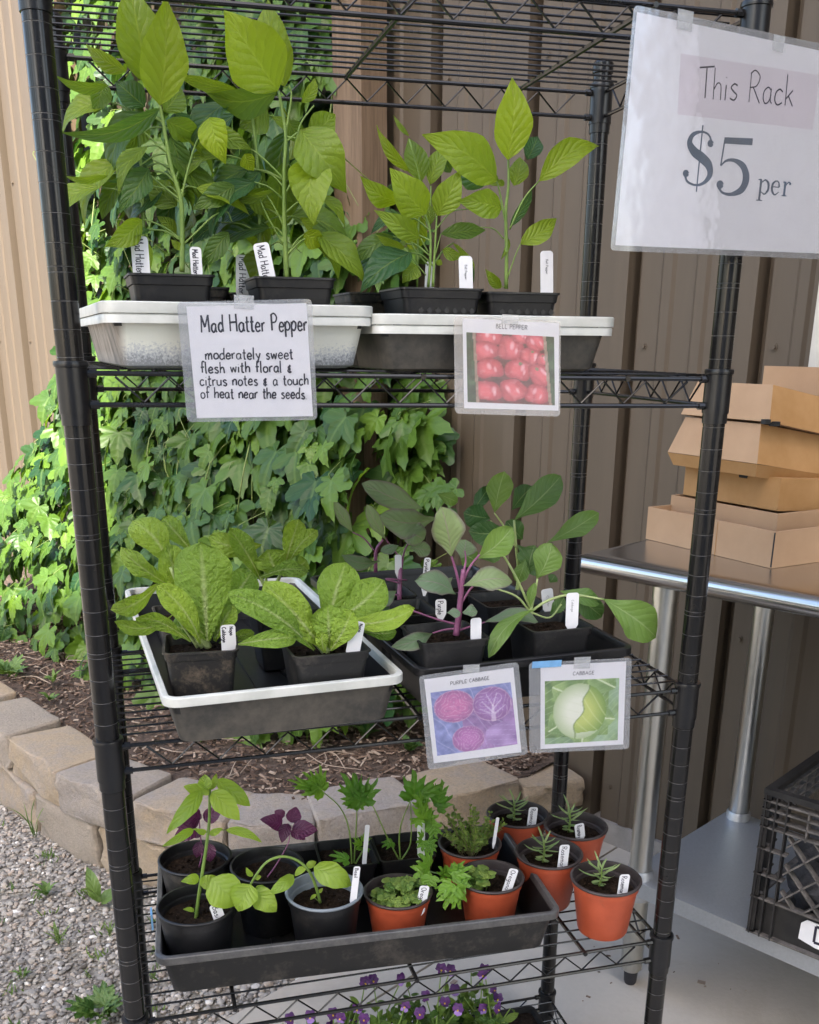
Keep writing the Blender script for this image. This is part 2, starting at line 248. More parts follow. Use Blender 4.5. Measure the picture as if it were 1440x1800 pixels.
# ---------------------------------------------------------------- mesh builder (inches)
def V(*a): return np.array(a,float)
def unit(v): v=np.asarray(v,float); return v/(np.linalg.norm(v)+1e-12)
class MB:
    def __init__(s): s.v=[];s.f=[];s.mi=[];s.uv={};s.tone={};s.t=.5;s.k=0
    def add(s,vs,fs,uvs=None,mi=None):
        b=len(s.v); s.v.extend([tuple(map(float,q)) for q in vs])
        for i,q in enumerate(fs): s.f.append(tuple(b+j for j in q)); s.mi.append(s.k if mi is None else mi)
        for i in range(len(vs)): s.tone[b+i]=s.t
        if uvs is not None:
            for i,q in enumerate(uvs): s.uv[b+i]=q
        return b
    def box(s,c,d,ax=None,mi=None,tap=1.):
        ax=ax if ax is not None else np.eye(3); c=np.array(c,float); P=[]
        for sz in (-1,1):
            k=1. if sz<0 else tap
            for sx,sy in ((-1,-1),(1,-1),(1,1),(-1,1)): P.append(c+ax[0]*sx*d[0]/2*k+ax[1]*sy*d[1]/2*k+ax[2]*sz*d[2]/2)
        s.add(P,[(3,2,1,0),(4,5,6,7),(0,1,5,4),(1,2,6,5),(2,3,7,6),(3,0,4,7)],mi=mi)
    def tube(s,pts,r,n=8,smooth=0,mi=None,cap=True):
        pts=[np.array(p,float) for p in pts]
        if smooth: pts=cat(pts,smooth)
        m=len(pts); rr=[r]*m if np.isscalar(r) else list(np.interp(np.linspace(0,1,m),np.linspace(0,1,len(r)),r))
        up=None; vs=[];fs=[]
        for i,p in enumerate(pts):
            t=unit(pts[min(i+1,m-1)]-pts[max(i-1,0)])
            if up is None: up=unit(np.cross(t,V(0,0,1) if abs(t[2])<.9 else V(1,0,0)))
            up=unit(up-t*(up@t)); w=np.cross(t,up)
            for k in range(n):
                a=2*math.pi*k/n; vs.append(p+rr[i]*(up*math.cos(a)+w*math.sin(a)))
        for i in range(m-1):
            for k in range(n): fs.append((i*n+k,i*n+(k+1)%n,(i+1)*n+(k+1)%n,(i+1)*n+k))
        if cap: fs.append(tuple(range(n))[::-1]); fs.append(tuple((m-1)*n+k for k in range(n)))
        s.add(vs,fs,[(.5,i/(m*n)) for i in range(m*n)],mi)
    def loft(s,rings,closed=True,capb=False,capt=False,mi=None):
        n=len(rings[0]); vs=[q for r in rings for q in r]; fs=[]
        for i in range(len(rings)-1):
            for k in range(n if closed else n-1): fs.append((i*n+k,i*n+(k+1)%n,(i+1)*n+(k+1)%n,(i+1)*n+k))
        if capb: fs.append(tuple(range(n))[::-1])
        if capt: fs.append(tuple((len(rings)-1)*n+k for k in range(n)))
        s.add(vs,fs,mi=mi)
    def lathe(s,prof,c=(0,0),n=32,mi=None,capb=False,capt=False):
        s.loft([[(c[0]+r*math.cos(2*math.pi*k/n),c[1]+r*math.sin(2*math.pi*k/n),z) for k in range(n)] for r,z in prof],True,capb,capt,mi)
    def build(s,name,mats,parent=None,smooth=True,rel=False,angle=35):
        me=bpy.data.meshes.new(name); off=V(0,0,0); zf=ZF
        if parent is not None and not rel:
            l=world_in(parent); off=V(*l)
        if rel: zf=0
        A=np.array(s.v,float)
        if parent is not None and not rel: A=(A-off)*I
        elif rel: A=A*I
        else: A=A*I; A[:,2]+=ZF*I
        me.from_pydata([tuple(q) for q in A],[],s.f)
        for m in (mats if isinstance(mats,(list,tuple)) else [mats]): me.materials.append(MAT[m])
        me.polygons.foreach_set('material_index',s.mi)
        me.polygons.foreach_set('use_smooth',[bool(smooth)]*len(s.f))
        if s.uv:
            ul=me.uv_layers.new(name='UVMap'); vi=np.zeros(len(me.loops),int); me.loops.foreach_get('vertex_index',vi)
            tab=np.full((len(s.v),2),.5)
            for k,q in s.uv.items(): tab[k]=q
            ul.data.foreach_set('uv',tab[vi].ravel())
        at=me.attributes.new('tone','FLOAT','POINT'); at.data.foreach_set('value',[s.tone.get(i,.5) for i in range(len(s.v))])
        me.update()
        if smooth and angle: me.set_sharp_from_angle(angle=R(angle))
        o=bpy.data.objects.new(name,me); COL.objects.link(o)
        if parent is not None: o.parent=parent
        return o
LOC={}
def world_in(o):
    p=V(0,0,0)
    while o is not None: p=p+V(*LOC.get(o.name,(0,0,0))); o=o.parent
    return p
def cat(pts,n):
    P=[pts[0]*2-pts[1]]+list(pts)+[pts[-1]*2-pts[-2]]; out=[]
    for i in range(1,len(P)-2):
        a,b,c,d=P[i-1:i+3]
        for k in range(n):
            t=k/n; out.append(.5*((2*b)+(c-a)*t+(2*a-5*b+4*c-d)*t*t+(3*b-a-3*c+d)*t**3))
    out.append(pts[-1]); return out
def tag(o,label=None,cat_=None,group=None,kind=None):
    for k,v in (('label',label),('category',cat_),('group',group),('kind',kind)):
        if v: o[k]=v
    return o
def thing(name,loc,label,cat_,group=None):
    o=bpy.data.objects.new(name,None); COL.objects.link(o); o.empty_display_size=.02; LOC[o.name]=tuple(loc); o.location=W3(*loc); return tag(o,label,cat_,group)
def dup(root,loc,rz,label,group=None):
    r=root.copy(); COL.objects.link(r); LOC[r.name]=tuple(loc); r.location=W3(*loc); r.rotation_euler=(0,0,rz); tag(r,label,None,group)
    def rec(src,dst):
        for ch in list(src.children):
            c=ch.copy(); COL.objects.link(c); c.parent=dst; rec(ch,c)
    rec(root,r); return r
def rr(w,d,r,z,n=5,c=(0,0)):
    P=[]
    for cx,cy,a0 in ((w/2-r,d/2-r,0),(-w/2+r,d/2-r,90),(-w/2+r,-d/2+r,180),(w/2-r,-d/2+r,270)):
        for k in range(n): a=R(a0+90*k/(n-1)); P.append((c[0]+cx+r*math.cos(a),c[1]+cy+r*math.sin(a),z))
    return P
# ---------------------------------------------------------------- leaves
TWIST=1.
PROF={'pepper':lambda u:(math.sin(math.pi*u**.8)**1.0)*(1-.08*u) if 0<u<1 else 0,
 'cab':lambda u:(max(0,math.sin(math.pi*min(1,u**1.25)))**.62)*(.45+.55*min(1,u*2.2)),
 'napa':lambda u:(max(0,math.sin(math.pi*min(1,u**1.7)))**.6)*(.62+.38*u)+.12*(1-u),
 'basil':lambda u:max(0,math.sin(math.pi*u**.75))**.75 if 0<u<1 else 0,
 'herb':lambda u:max(0,math.sin(math.pi*u**.9))**.6 if 0<u<1 else 0,
 'line':lambda u:max(0,math.sin(math.pi*u**.85))**.45 if 0<u<1 else 0}
def leaf(mb,B,T,w,n,prof='pepper',bend=.08,fold=.18,tone=.5,nu=12,nv=8,rng=random,wave=.03,cup=0.):
    B=np.array(B,float);T=np.array(T,float);ax=T-B;L=np.linalg.norm(ax);a=ax/L
    n=unit(np.array(n,float)-a*(np.array(n,float)@a)); s=np.cross(a,n); pf=PROF[prof]
    p1,p2,p3=(rng.random()*6.28 for _ in range(3)); side=(rng.random()-.5)*.16*L; tw=(rng.random()-.5)*.9*TWIST; tc=(rng.random()*.16-.02)*L*TWIST; n0,s0=n,s
    vs=[];uv=[]
    for i in range(nu+1):
        u=i/nu; c=B+ax*u+n0*(bend*L*4*u*(1-u)*(.75+.5*u)-tc*u**3)+s0*(side*math.sin(math.pi*u)); an=tw*(u-.35); n=n0*math.cos(an)+s0*math.sin(an); s=s0*math.cos(an)-n0*math.sin(an); hw=w/2*max(pf(u),.012)
        for j in range(nv+1):
            v=2*j/nv-1; e=hw*v*(1+.03*math.sin(u*19+p1+(v>0)*2))
            h=fold*abs(v)**1.2*hw-cup*v*v*hw-.12*TWIST*abs(v)**4*hw*math.sin(u*5+p1+(v>0)*2.2)+wave*w*(math.sin(u*9+p2+(v>0)*1.7)*abs(v)**2+.5*math.sin(u*17+p3+v*3)*abs(v))
            vs.append(c+s*e+n*h); uv.append((j/nv,u))
    fs=[(i*(nv+1)+j,i*(nv+1)+j+1,(i+1)*(nv+1)+j+1,(i+1)*(nv+1)+j) for i in range(nu) for j in range(nv)]
    mb.t=tone; mb.add(vs,fs,uv)
# lobes: direction in degrees, length, half width
LOBES={'hop3':[(0,1.,.27),(58,.8,.23),(-58,.8,.23),(112,.42,.2),(-112,.42,.2)],'hop5':[(0,1.,.23),(48,.86,.2),(-48,.86,.2),(98,.58,.18),(-98,.58,.18)],'hop1':[(0,1.,.4),(75,.5,.3),(-75,.5,.3),(125,.38,.2),(-125,.38,.2)],
 'parsley':[(0,1.,.2),(36,.94,.19),(-36,.94,.19),(72,.8,.19),(-72,.8,.19)]}
def lobe_r(th,lb):
    r=.12
    for d,l,wd in lb:
        f=(th-R(d)+math.pi)%(2*math.pi)-math.pi; c,a,b_=.5*l,.5*l,wd
        A=(math.cos(f)/a)**2+(math.sin(f)/b_)**2; B=-2*c*math.cos(f)/a**2; C=c*c/a**2-1.; D=B*B-4*A*C
        if D>0 and math.cos(f)>0: q=(-B+math.sqrt(D))/(2*A); r=max(r,q*(1+.1*max(0,1-abs(f)/.13)))
    return r
def lobeleaf(mb,B,T,w,n,kind='hop3',bend=.1,fold=.15,tone=.5,rng=random,droop=.15):
    """palmate leaf: B is where the stalk joins, T the tip of the middle lobe"""
    B=np.array(B,float);T=np.array(T,float);L=np.linalg.norm(T-B);a=(T-B)/L
    n=unit(np.array(n,float)-a*(np.array(n,float)@a)); s=np.cross(a,n); lb=LOBES[kind]
    ex=w/(1.5*L); out=[]
    lim=R(max(q[0] for q in lb)+38); m=46 if kind!='parsley' else 40
    for k in range(m+1):
        th=-lim+2*lim*k/m; r=lobe_r(th,lb)*(1+(.1*math.sin(k*2.4) if kind=='parsley' else .04*(1 if k%2 else -1))); out.append((th,r))
    vs=[B.copy()];uv=[(.5,.02)];m=len(out); p=rng.random()*6
    for q in (.36,.7,1.):
        for th,r in out:
            x=r*q*math.sin(th)*ex*L; y=r*q*math.cos(th)*L
            if kind=='hop1': y=y
            k0=abs(x)/L; h=L*(bend*(y/L)*(1-y/L)*3+fold*k0-.35*fold*k0*k0*3+.025*math.sin(th*9+p)*q-droop*(r*q)**2*.6)
            vs.append(B+a*y+s*x+n*h); uv.append((.5+.5*r*q*math.sin(th*1.),max(0,min(1,.1+.9*r*q*math.cos(th)))))
    fs=[(0,1+k,2+k) for k in range(m-1)]
    for j in (0,1):
        for k in range(m-1): fs.append((1+j*m+k,1+(j+1)*m+k,2+(j+1)*m+k,2+j*m+k))
    mb.t=tone; mb.add(vs,fs,uv)
# ---- measured plants
PLANTS={
'pepA':[[[4.1,2.2,6.18,4.53,1.2,9.52,1.83,-0.27,-0.93,-0.24,0.06,0.25,0.75],[3.77,2.7,6.94,3.33,2.7,10.41,1.96,0.17,-0.98,0.02,0.05,0.2,0.55],[2.96,2.5,7.34,1.54,3.0,8.21,0.84,-0.55,-0.65,-0.52,0.1,0.2,0.6],[4.12,2.2,6.09,0.41,1.0,4.87,0.84,0.42,-0.73,-0.54,0.12,0.25,0.2],[2.25,2.8,6.86,0.36,2.2,6.88,0.62,0.18,-0.58,-0.79,0.08,0.2,0.35],[3.58,3.0,6.25,2.54,3.2,7.15,1.08,0.01,-0.97,0.23,0.1,0.2,0.15],[3.52,1.9,3.93,2.21,1.3,2.26,1.03,0.08,-0.96,0.28,0.14,0.25,0.15],[3.44,2.2,3.93,1.99,1.7,3.4,0.64,0.44,-0.7,-0.56,0.1,0.2,0.1],[1.97,2.7,3.74,0.34,2.7,3.5,0.45,0.12,-0.53,-0.84,0.1,0.2,0.5],[3.12,1.8,2.1,1.66,1.2,1.03,0.96,0.43,-0.9,-0.09,0.08,0.2,0.55],[2.1,3.4,7.13,1.65,3.2,5.94,0.88,0.12,-0.99,0.12,0.1,0.2,0.3],[4.34,2.8,5.78,5.69,3.6,5.47,1.01,0.29,-0.73,-0.62,0.1,0.2,0.45],[6.85,2.5,3.56,5.11,2.0,2.6,0.92,0.16,-0.96,0.21,0.08,0.2,0.25],[6.54,2.6,1.84,5.3,2.4,0.46,0.84,0.06,-0.99,0.09,0.08,0.2,0.25],[4.56,2.7,2.74,3.42,3.1,3.65,1.14,-0.29,-0.96,0.06,0.1,0.2,0.45],[4.5,3.2,5.34,5.27,3.8,3.57,1.03,-0.16,-0.91,-0.38,0.1,0.2,0.2],[4.29,3.2,6.17,5.05,3.7,7.22,1.04,0.27,-0.93,0.25,0.1,0.2,0.4],[3.1,3.4,4.25,2.73,3.7,2.83,0.92,-0.04,-0.98,-0.2,0.1,0.2,0.3],[3.57,3.6,5.92,2.75,3.4,4.8,0.9,0.15,-0.99,0.07,0.1,0.2,0.35],[4.47,3.0,1.76,3.74,2.8,2.35,0.55,0.09,-0.97,-0.22,0.1,0.2,0.5],[4.6,2.2,1.07,4.18,2.2,1.47,0.32,-0.07,-0.99,-0.07,0.1,0.2,0.6]],[[[4.55,2.2,0.26],[4.62,2.2,1.28],[4.69,2.2,2.73],[4.54,2.2,3.5],[4.37,2.2,4.14],[4.19,2.2,5.61],[4.1,2.2,6.18],[0.11,0.06]],[[3.06,3.2,0.29],[3.16,3.2,1.63],[3.26,3.2,3.51],[3.26,3.2,5.73],[3.27,3.2,6.42],[0.09,0.05]],[[4.4,2.2,4.54],[4.08,2.2,4.68],[3.62,2.2,5.09],[3.02,2.2,5.6],[0.045,0.03]],[[4.68,2.2,2.9],[4.09,2.2,3.32],[3.52,2.2,3.78],[3.44,2.2,3.93],[0.045,0.03]],[[4.62,2.2,2.73],[5.01,2.2,3.97],[5.41,2.2,4.98],[5.76,2.2,5.36],[0.045,0.03]],[[4.66,2.2,1.28],[5.21,2.2,1.76],[5.92,2.2,2.37],[6.45,2.2,2.55],[6.65,2.2,2.18],[0.04,0.03]],[[4.58,2.2,1.49],[3.99,2.2,1.88],[3.39,2.2,2.11],[3.13,2.2,2.14],[0.04,0.03]],[[4.21,2.2,5.61],[3.84,2.2,5.78],[3.54,2.2,6.05],[0.04,0.03]],[[3.19,3.2,5.43],[2.98,3.2,6.79],[0.04,0.03]],[[3.25,3.2,3.41],[2.78,3.2,4.31],[2.31,3.2,5.19],[1.91,3.2,5.52],[0.04,0.03]]]],
'pepB':[[[8.69,2.3,6.97,6.68,1.6,9.37,2.48,0.05,-0.97,-0.24,0.08,0.2,0.75],[9.05,2.8,7.25,8.51,3.0,10.29,1.67,-0.43,-0.9,-0.02,0.06,0.22,0.6],[8.69,2.6,6.97,5.9,3.0,6.7,1.41,-0.01,-0.63,-0.78,0.1,0.2,0.3],[7.24,2.9,7.0,4.72,3.2,7.57,0.59,-0.22,-0.78,-0.58,0.08,0.2,0.5],[5.97,2.3,5.9,6.45,1.8,4.22,1.3,-0.47,-0.87,0.13,0.18,0.2,0.95],[5.92,2.4,5.56,7.54,2.1,4.84,0.84,-0.05,-0.96,0.28,0.1,0.2,0.5],[9.57,2.4,5.68,11.31,1.7,3.48,2.04,-0.16,-0.97,0.18,0.22,0.2,0.6],[10.17,2.0,4.83,9.78,1.0,2.09,1.79,-0.22,-0.91,0.36,0.08,0.22,0.72],[9.6,2.4,1.87,10.51,2.4,1.51,0.91,-0.18,-0.88,-0.45,0.15,0.2,0.8],[8.46,2.6,3.43,6.65,2.6,3.15,0.56,0.1,-0.75,-0.65,0.1,0.2,0.4],[7.47,3.4,3.44,8.77,3.6,2.79,1.04,0.04,-0.98,-0.21,0.1,0.2,0.5],[8.12,3.6,3.2,7.87,3.8,4.32,0.71,-0.2,-0.97,0.13,0.1,0.2,0.3],[9.19,3.2,6.17,9.82,3.6,5.44,0.84,0.05,-0.89,-0.45,0.1,0.2,0.35],[7.35,2.8,4.77,7.69,2.8,4.17,0.73,-0.44,-0.86,-0.25,0.1,0.2,0.95],[8.45,3.6,6.61,7.31,4.0,5.89,1.39,-0.19,-0.95,-0.22,0.1,0.2,0.4],[9.58,3.8,4.4,10.6,4.2,3.41,1.11,0.03,-0.94,-0.35,0.1,0.2,0.2],[7.95,4.0,1.74,7.66,4.1,3.06,0.82,-0.16,-0.99,0.04,0.1,0.2,0.25],[10.18,3.6,5.67,11.32,3.8,6.61,1.18,0.12,-0.99,0.07,0.1,0.2,0.55],[9.79,3.2,6.81,10.5,3.6,7.85,0.54,0.42,-0.91,0.07,0.1,0.2,0.6]],[[[8.86,2.6,0.07],[8.85,2.6,1.22],[8.85,2.6,2.51],[8.91,2.6,4.2],[9.0,2.6,5.54],[8.78,2.6,7.04],[0.12,0.06]],[[7.85,3.6,0.11],[7.98,3.6,3.66],[7.85,3.6,6.06],[7.75,3.6,6.36],[0.08,0.05]],[[8.9,2.6,3.87],[8.34,2.6,4.38],[7.78,2.6,4.81],[7.56,2.6,4.92],[0.045,0.03]],[[8.93,2.6,3.36],[9.18,2.6,3.79],[9.37,2.6,4.14],[0.04,0.03]],[[8.94,2.6,1.0],[9.29,2.6,1.56],[9.69,2.6,1.89],[0.04,0.03]],[[8.99,2.6,5.24],[9.42,2.6,5.56],[9.65,2.6,5.72],[0.045,0.03]],[[8.84,2.6,2.08],[8.4,2.6,2.92],[8.0,2.6,3.43],[0.04,0.03]],[[9.0,2.6,5.44],[9.64,2.6,5.37],[10.06,2.6,5.19],[10.33,2.6,4.93],[0.045,0.03]],[[8.77,2.6,1.43],[8.15,2.6,2.49],[7.83,2.6,3.21],[0.035,0.03]],[[9.03,2.6,5.65],[9.28,2.6,6.87],[9.2,2.6,7.26],[0.05,0.03]],[[9.41,2.6,5.26],[9.66,2.6,5.99],[10.19,2.6,6.62],[0.04,0.03]]]],
'pepC':[[[14.75,2.0,2.74,13.08,1.3,4.28,1.56,0.13,-0.95,-0.29,0.08,0.22,0.7],[15.27,2.1,2.71,16.05,1.5,4.39,1.22,-0.49,-0.87,-0.08,0.08,0.22,0.65],[13.72,2.3,3.21,11.88,1.7,3.98,0.96,0.0,-0.8,-0.6,0.1,0.2,0.65],[14.46,1.9,1.79,12.47,1.3,2.72,0.92,0.22,-0.96,-0.16,0.1,0.2,0.6],[13.9,2.3,1.42,12.65,2.3,1.9,0.49,-0.23,-0.77,-0.6,0.1,0.2,0.6],[14.35,1.9,0.72,13.6,1.4,0.03,0.9,0.2,-0.88,0.43,0.1,0.2,0.55],[14.31,2.9,4.44,12.94,3.3,6.2,0.62,-0.72,-0.53,-0.44,0.1,0.2,0.75],[14.87,3.0,4.14,14.34,3.3,5.8,1.09,-0.19,-0.98,0.12,0.08,0.2,0.4],[15.19,2.9,4.0,16.03,3.3,5.59,0.86,-0.24,-0.9,0.35,0.08,0.2,0.55],[15.7,2.9,2.09,17.9,3.1,2.4,0.77,0.04,-0.95,0.3,0.1,0.2,0.25],[15.66,2.5,1.43,16.55,2.1,1.12,0.52,-0.46,-0.86,-0.2,0.1,0.2,0.5],[16.88,3.1,1.2,17.38,3.2,0.2,0.47,-0.25,-0.94,-0.22,0.1,0.2,0.15],[14.31,3.1,5.82,13.66,3.3,6.62,0.22,-0.36,-0.93,-0.06,0.1,0.2,0.5],[15.08,2.6,2.36,15.09,2.8,3.29,0.57,-0.3,-0.93,0.2,0.1,0.2,0.5],[15.39,2.3,0.78,15.53,2.3,1.04,0.29,-0.2,-0.97,0.11,0.1,0.2,0.6],[16.26,3.4,4.57,15.86,3.6,5.23,0.57,-0.41,-0.91,0.03,0.1,0.2,0.2],[14.69,3.3,2.81,14.47,3.6,2.97,0.86,-0.76,-0.63,0.16,0.1,0.2,0.25]],[[[14.98,2.3,-0.1],[15.06,2.3,0.9],[15.04,2.3,2.08],[14.8,2.3,2.78],[0.07,0.04]],[[15.19,2.3,-0.09],[15.24,2.3,1.04],[15.33,2.3,2.73],[0.07,0.04]],[[14.62,2.8,-0.08],[14.65,2.8,2.11],[14.75,2.8,3.92],[14.23,2.8,5.65],[0.05,0.03]],[[14.97,2.3,0.77],[14.27,2.3,1.53],[13.89,2.3,2.81],[13.72,2.3,3.21],[0.035,0.025]],[[14.96,2.3,1.29],[14.63,2.3,1.83],[0.035,0.025]],[[14.87,2.3,0.37],[14.27,2.3,1.01],[13.9,2.3,1.42],[0.03,0.02]],[[15.24,2.3,1.04],[15.52,2.3,2.03],[0.03,0.02]],[[15.19,2.3,2.08],[15.95,2.3,2.88],[16.69,2.3,3.04],[0.03,0.02]],[[15.16,2.7,2.12],[15.2,2.8,3.94],[0.04,0.03]]]],
'pepD':[[[18.38,2.1,4.97,18.35,1.8,7.98,1.67,-0.25,-0.96,-0.1,0.05,0.2,0.85],[17.94,2.2,4.17,14.5,1.4,5.61,1.78,0.16,-0.97,-0.16,0.08,0.22,0.65],[19.88,2.2,4.25,22.85,2.4,5.99,1.2,-0.13,-0.94,0.33,0.1,0.24,0.7],[18.07,1.8,3.03,15.91,1.2,3.21,1.19,0.27,-0.96,-0.02,0.1,0.2,0.6],[19.1,2.1,1.72,20.78,2.1,2.85,0.94,-0.17,-0.95,0.26,0.08,0.2,0.65],[19.68,3.2,5.22,20.29,3.6,6.29,0.87,-0.11,-0.91,0.4,0.1,0.2,0.05],[18.92,2.7,4.08,19.29,3.0,5.3,0.89,-0.25,-0.92,0.3,0.1,0.2,0.55],[17.88,3.2,4.17,16.47,3.6,5.06,1.21,-0.34,-0.93,-0.13,0.1,0.2,0.1],[18.84,2.8,2.48,20.11,3.2,4.09,0.55,0.27,-0.96,0.03,0.1,0.2,0.1],[18.31,2.2,-0.08,17.5,2.0,0.65,0.49,-0.07,-0.94,-0.33,0.1,0.2,0.6],[18.35,2.4,4.02,18.04,2.4,4.26,0.28,-0.2,-0.95,-0.25,0.1,0.2,0.5],[18.74,2.6,1.96,18.31,2.4,1.06,0.23,-0.2,-0.93,0.3,0.1,0.2,0.5],[18.23,2.9,4.08,17.86,3.2,4.62,0.49,-0.53,-0.84,0.11,0.1,0.2,0.45]],[[[18.62,2.4,-0.09],[18.58,2.4,1.4],[18.48,2.4,2.99],[18.56,2.4,4.03],[18.51,2.4,5.02],[0.09,0.05]],[[18.49,2.4,2.85],[18.42,2.4,2.98],[18.29,2.4,3.11],[0.04,0.03]],[[18.54,2.4,2.33],[18.21,2.4,3.63],[18.01,2.4,4.2],[0.045,0.03]],[[18.69,2.4,2.33],[19.29,2.4,3.54],[19.96,2.4,4.28],[0.045,0.03]],[[18.65,2.4,0.32],[19.0,2.4,1.28],[19.22,2.4,1.75],[0.035,0.025]],[[18.43,2.4,1.93],[17.96,2.4,2.31],[17.35,2.4,2.37],[0.03,0.02]],[[18.59,2.4,-0.06],[18.43,2.4,0.02],[0.03,0.02]]]],
'napa1':[[[4.63,2.0,-15.24,4.61,2.1,-10.77,2.85,-0.13,-0.99,0.02,0.05,-0.1,0.5],[3.29,3.4,-12.08,1.82,4.0,-9.96,1.69,0.09,-0.94,0.33,0.16,0.1,0.8],[3.06,2.9,-12.72,1.19,2.3,-11.03,1.13,-0.08,-0.91,-0.41,0.16,0.1,0.7],[4.24,3.1,-14.17,3.21,3.5,-11.02,1.5,0.15,-0.97,0.17,0.08,0.1,0.75],[2.64,2.6,-12.65,0.58,1.8,-13.5,1.06,0.41,-0.9,-0.15,0.28,0.1,0.8],[3.28,2.2,-13.92,0.68,1.6,-13.93,0.94,0.21,-0.88,-0.42,0.2,0.1,0.7],[3.88,1.8,-15.19,1.59,1.0,-13.73,0.9,0.08,-0.92,-0.38,-0.1,0.1,0.7],[4.35,1.9,-15.31,2.64,1.4,-12.36,1.33,0.44,-0.89,0.11,0.1,0.1,0.85],[5.58,3.6,-14.15,7.05,4.2,-12.61,1.6,0.02,-0.94,0.35,0.12,0.1,0.35],[4.18,3.0,-15.04,3.15,3.2,-14.69,1.23,-0.09,-0.96,0.28,0.1,0.1,0.3],[5.49,2.9,-14.65,6.29,3.1,-13.17,1.23,-0.12,-0.97,0.19,0.1,0.1,0.4],[5.23,3.0,-15.69,6.92,3.2,-15.29,0.59,-0.05,-0.79,0.61,0.1,0.1,0.7],[4.31,4.0,-11.49,3.12,4.6,-9.99,1.08,-0.13,-0.95,0.28,0.1,0.1,0.6],[4.96,2.2,-15.33,5.9,2.2,-13.71,1.15,-0.45,-0.85,0.26,0.06,0.1,0.6],[4.75,2.2,-15.31,3.74,2.0,-14.3,0.95,0.33,-0.93,0.14,0.06,0.1,0.55]],[[[4.75,2.6,-15.74],[4.19,2.6,-14.48],[3.65,2.6,-13.02],[3.26,2.6,-11.91],[0.16,0.07]],[[4.65,2.6,-15.74],[3.98,2.6,-14.47],[3.05,2.6,-12.66],[0.12,0.06]],[[4.43,2.6,-15.72],[3.57,2.6,-14.22],[2.64,2.6,-12.65],[0.1,0.06]],[[4.22,2.6,-15.7],[3.29,2.6,-14.03],[0.08,0.05]]]],
'napa2':[[[9.23,0.4,-15.57,5.66,-0.5,-12.46,1.4,0.37,-0.92,0.16,0.06,0.2,0.45],[9.64,0.6,-15.55,7.28,0.3,-12.39,1.87,0.21,-0.97,0.07,0.08,0.1,0.8],[10.09,1.4,-15.01,11.11,1.9,-11.93,2.05,-0.13,-0.97,0.2,0.08,-0.1,0.5],[10.22,1.2,-14.52,12.8,1.5,-12.79,1.87,-0.2,-0.87,0.45,0.1,-0.1,0.55],[9.95,0.2,-15.45,9.86,0.1,-13.44,1.72,-0.18,-0.98,-0.06,0.06,0.1,0.6],[10.23,0.4,-14.31,13.65,-0.5,-13.5,1.18,-0.33,-0.71,0.62,-0.12,0.1,0.85],[9.91,0.0,-15.5,10.85,-0.3,-13.62,1.34,-0.47,-0.88,0.1,0.06,0.1,0.75],[5.82,0.1,-14.95,8.36,-0.3,-14.64,1.01,-0.19,-0.84,0.51,0.14,0.1,0.55],[11.84,1.7,-15.22,13.39,1.5,-15.29,0.77,-0.11,-0.96,0.27,0.1,0.1,0.3],[9.64,0.0,-15.59,9.53,-0.1,-14.56,0.66,-0.15,-0.98,-0.11,0.05,0.1,0.8],[9.07,1.5,-14.52,8.56,1.9,-13.69,1.22,-0.2,-0.92,0.33,0.08,0.1,0.3]],[[[9.86,0.9,-15.92],[9.54,0.9,-15.51],[8.9,0.9,-14.79],[0.16,0.09]],[[9.86,0.9,-15.92],[10.32,0.9,-15.12],[10.66,0.9,-14.63],[0.16,0.08]],[[9.8,0.9,-15.92],[9.88,0.9,-14.86],[10.0,0.9,-14.42],[0.14,0.08]]]],
'napa3':[[[8.01,9.0,-14.13,6.5,8.4,-11.29,1.24,0.24,-0.97,-0.08,0.06,0.2,0.5],[8.22,9.6,-12.44,5.51,9.4,-12.03,1.47,0.05,-0.98,-0.18,0.22,0.1,0.7],[9.39,9.3,-13.38,10.24,9.5,-11.17,1.34,-0.0,-1.0,0.09,0.08,0.2,0.75],[9.59,9.0,-13.2,10.99,8.7,-11.61,0.93,-0.45,-0.86,0.23,0.1,0.1,0.8],[8.89,8.6,-13.84,8.36,8.4,-12.46,1.84,-0.0,-0.99,-0.14,0.12,0.1,0.65],[7.94,8.4,-13.87,10.39,8.0,-13.6,1.06,-0.19,-0.72,0.67,0.12,0.1,0.45],[7.92,9.8,-14.17,7.23,10.0,-13.41,1.41,-0.08,-0.98,0.18,0.1,0.1,0.2],[9.99,9.2,-13.64,10.51,9.2,-13.29,0.94,-0.15,-0.97,0.21,0.1,0.1,0.6],[9.73,9.8,-12.86,9.91,10.0,-12.15,1.1,-0.12,-0.95,0.3,0.1,0.1,0.3]],[[[8.53,9.0,-15.05],[8.18,9.0,-14.39],[7.84,9.0,-13.61],[0.14,0.09]],[[8.59,9.0,-15.05],[8.94,9.0,-14.18],[9.34,9.0,-13.31],[0.12,0.08]],[[8.47,9.0,-15.04],[8.31,9.0,-14.27],[8.17,9.0,-12.38],[0.1,0.06]]]],
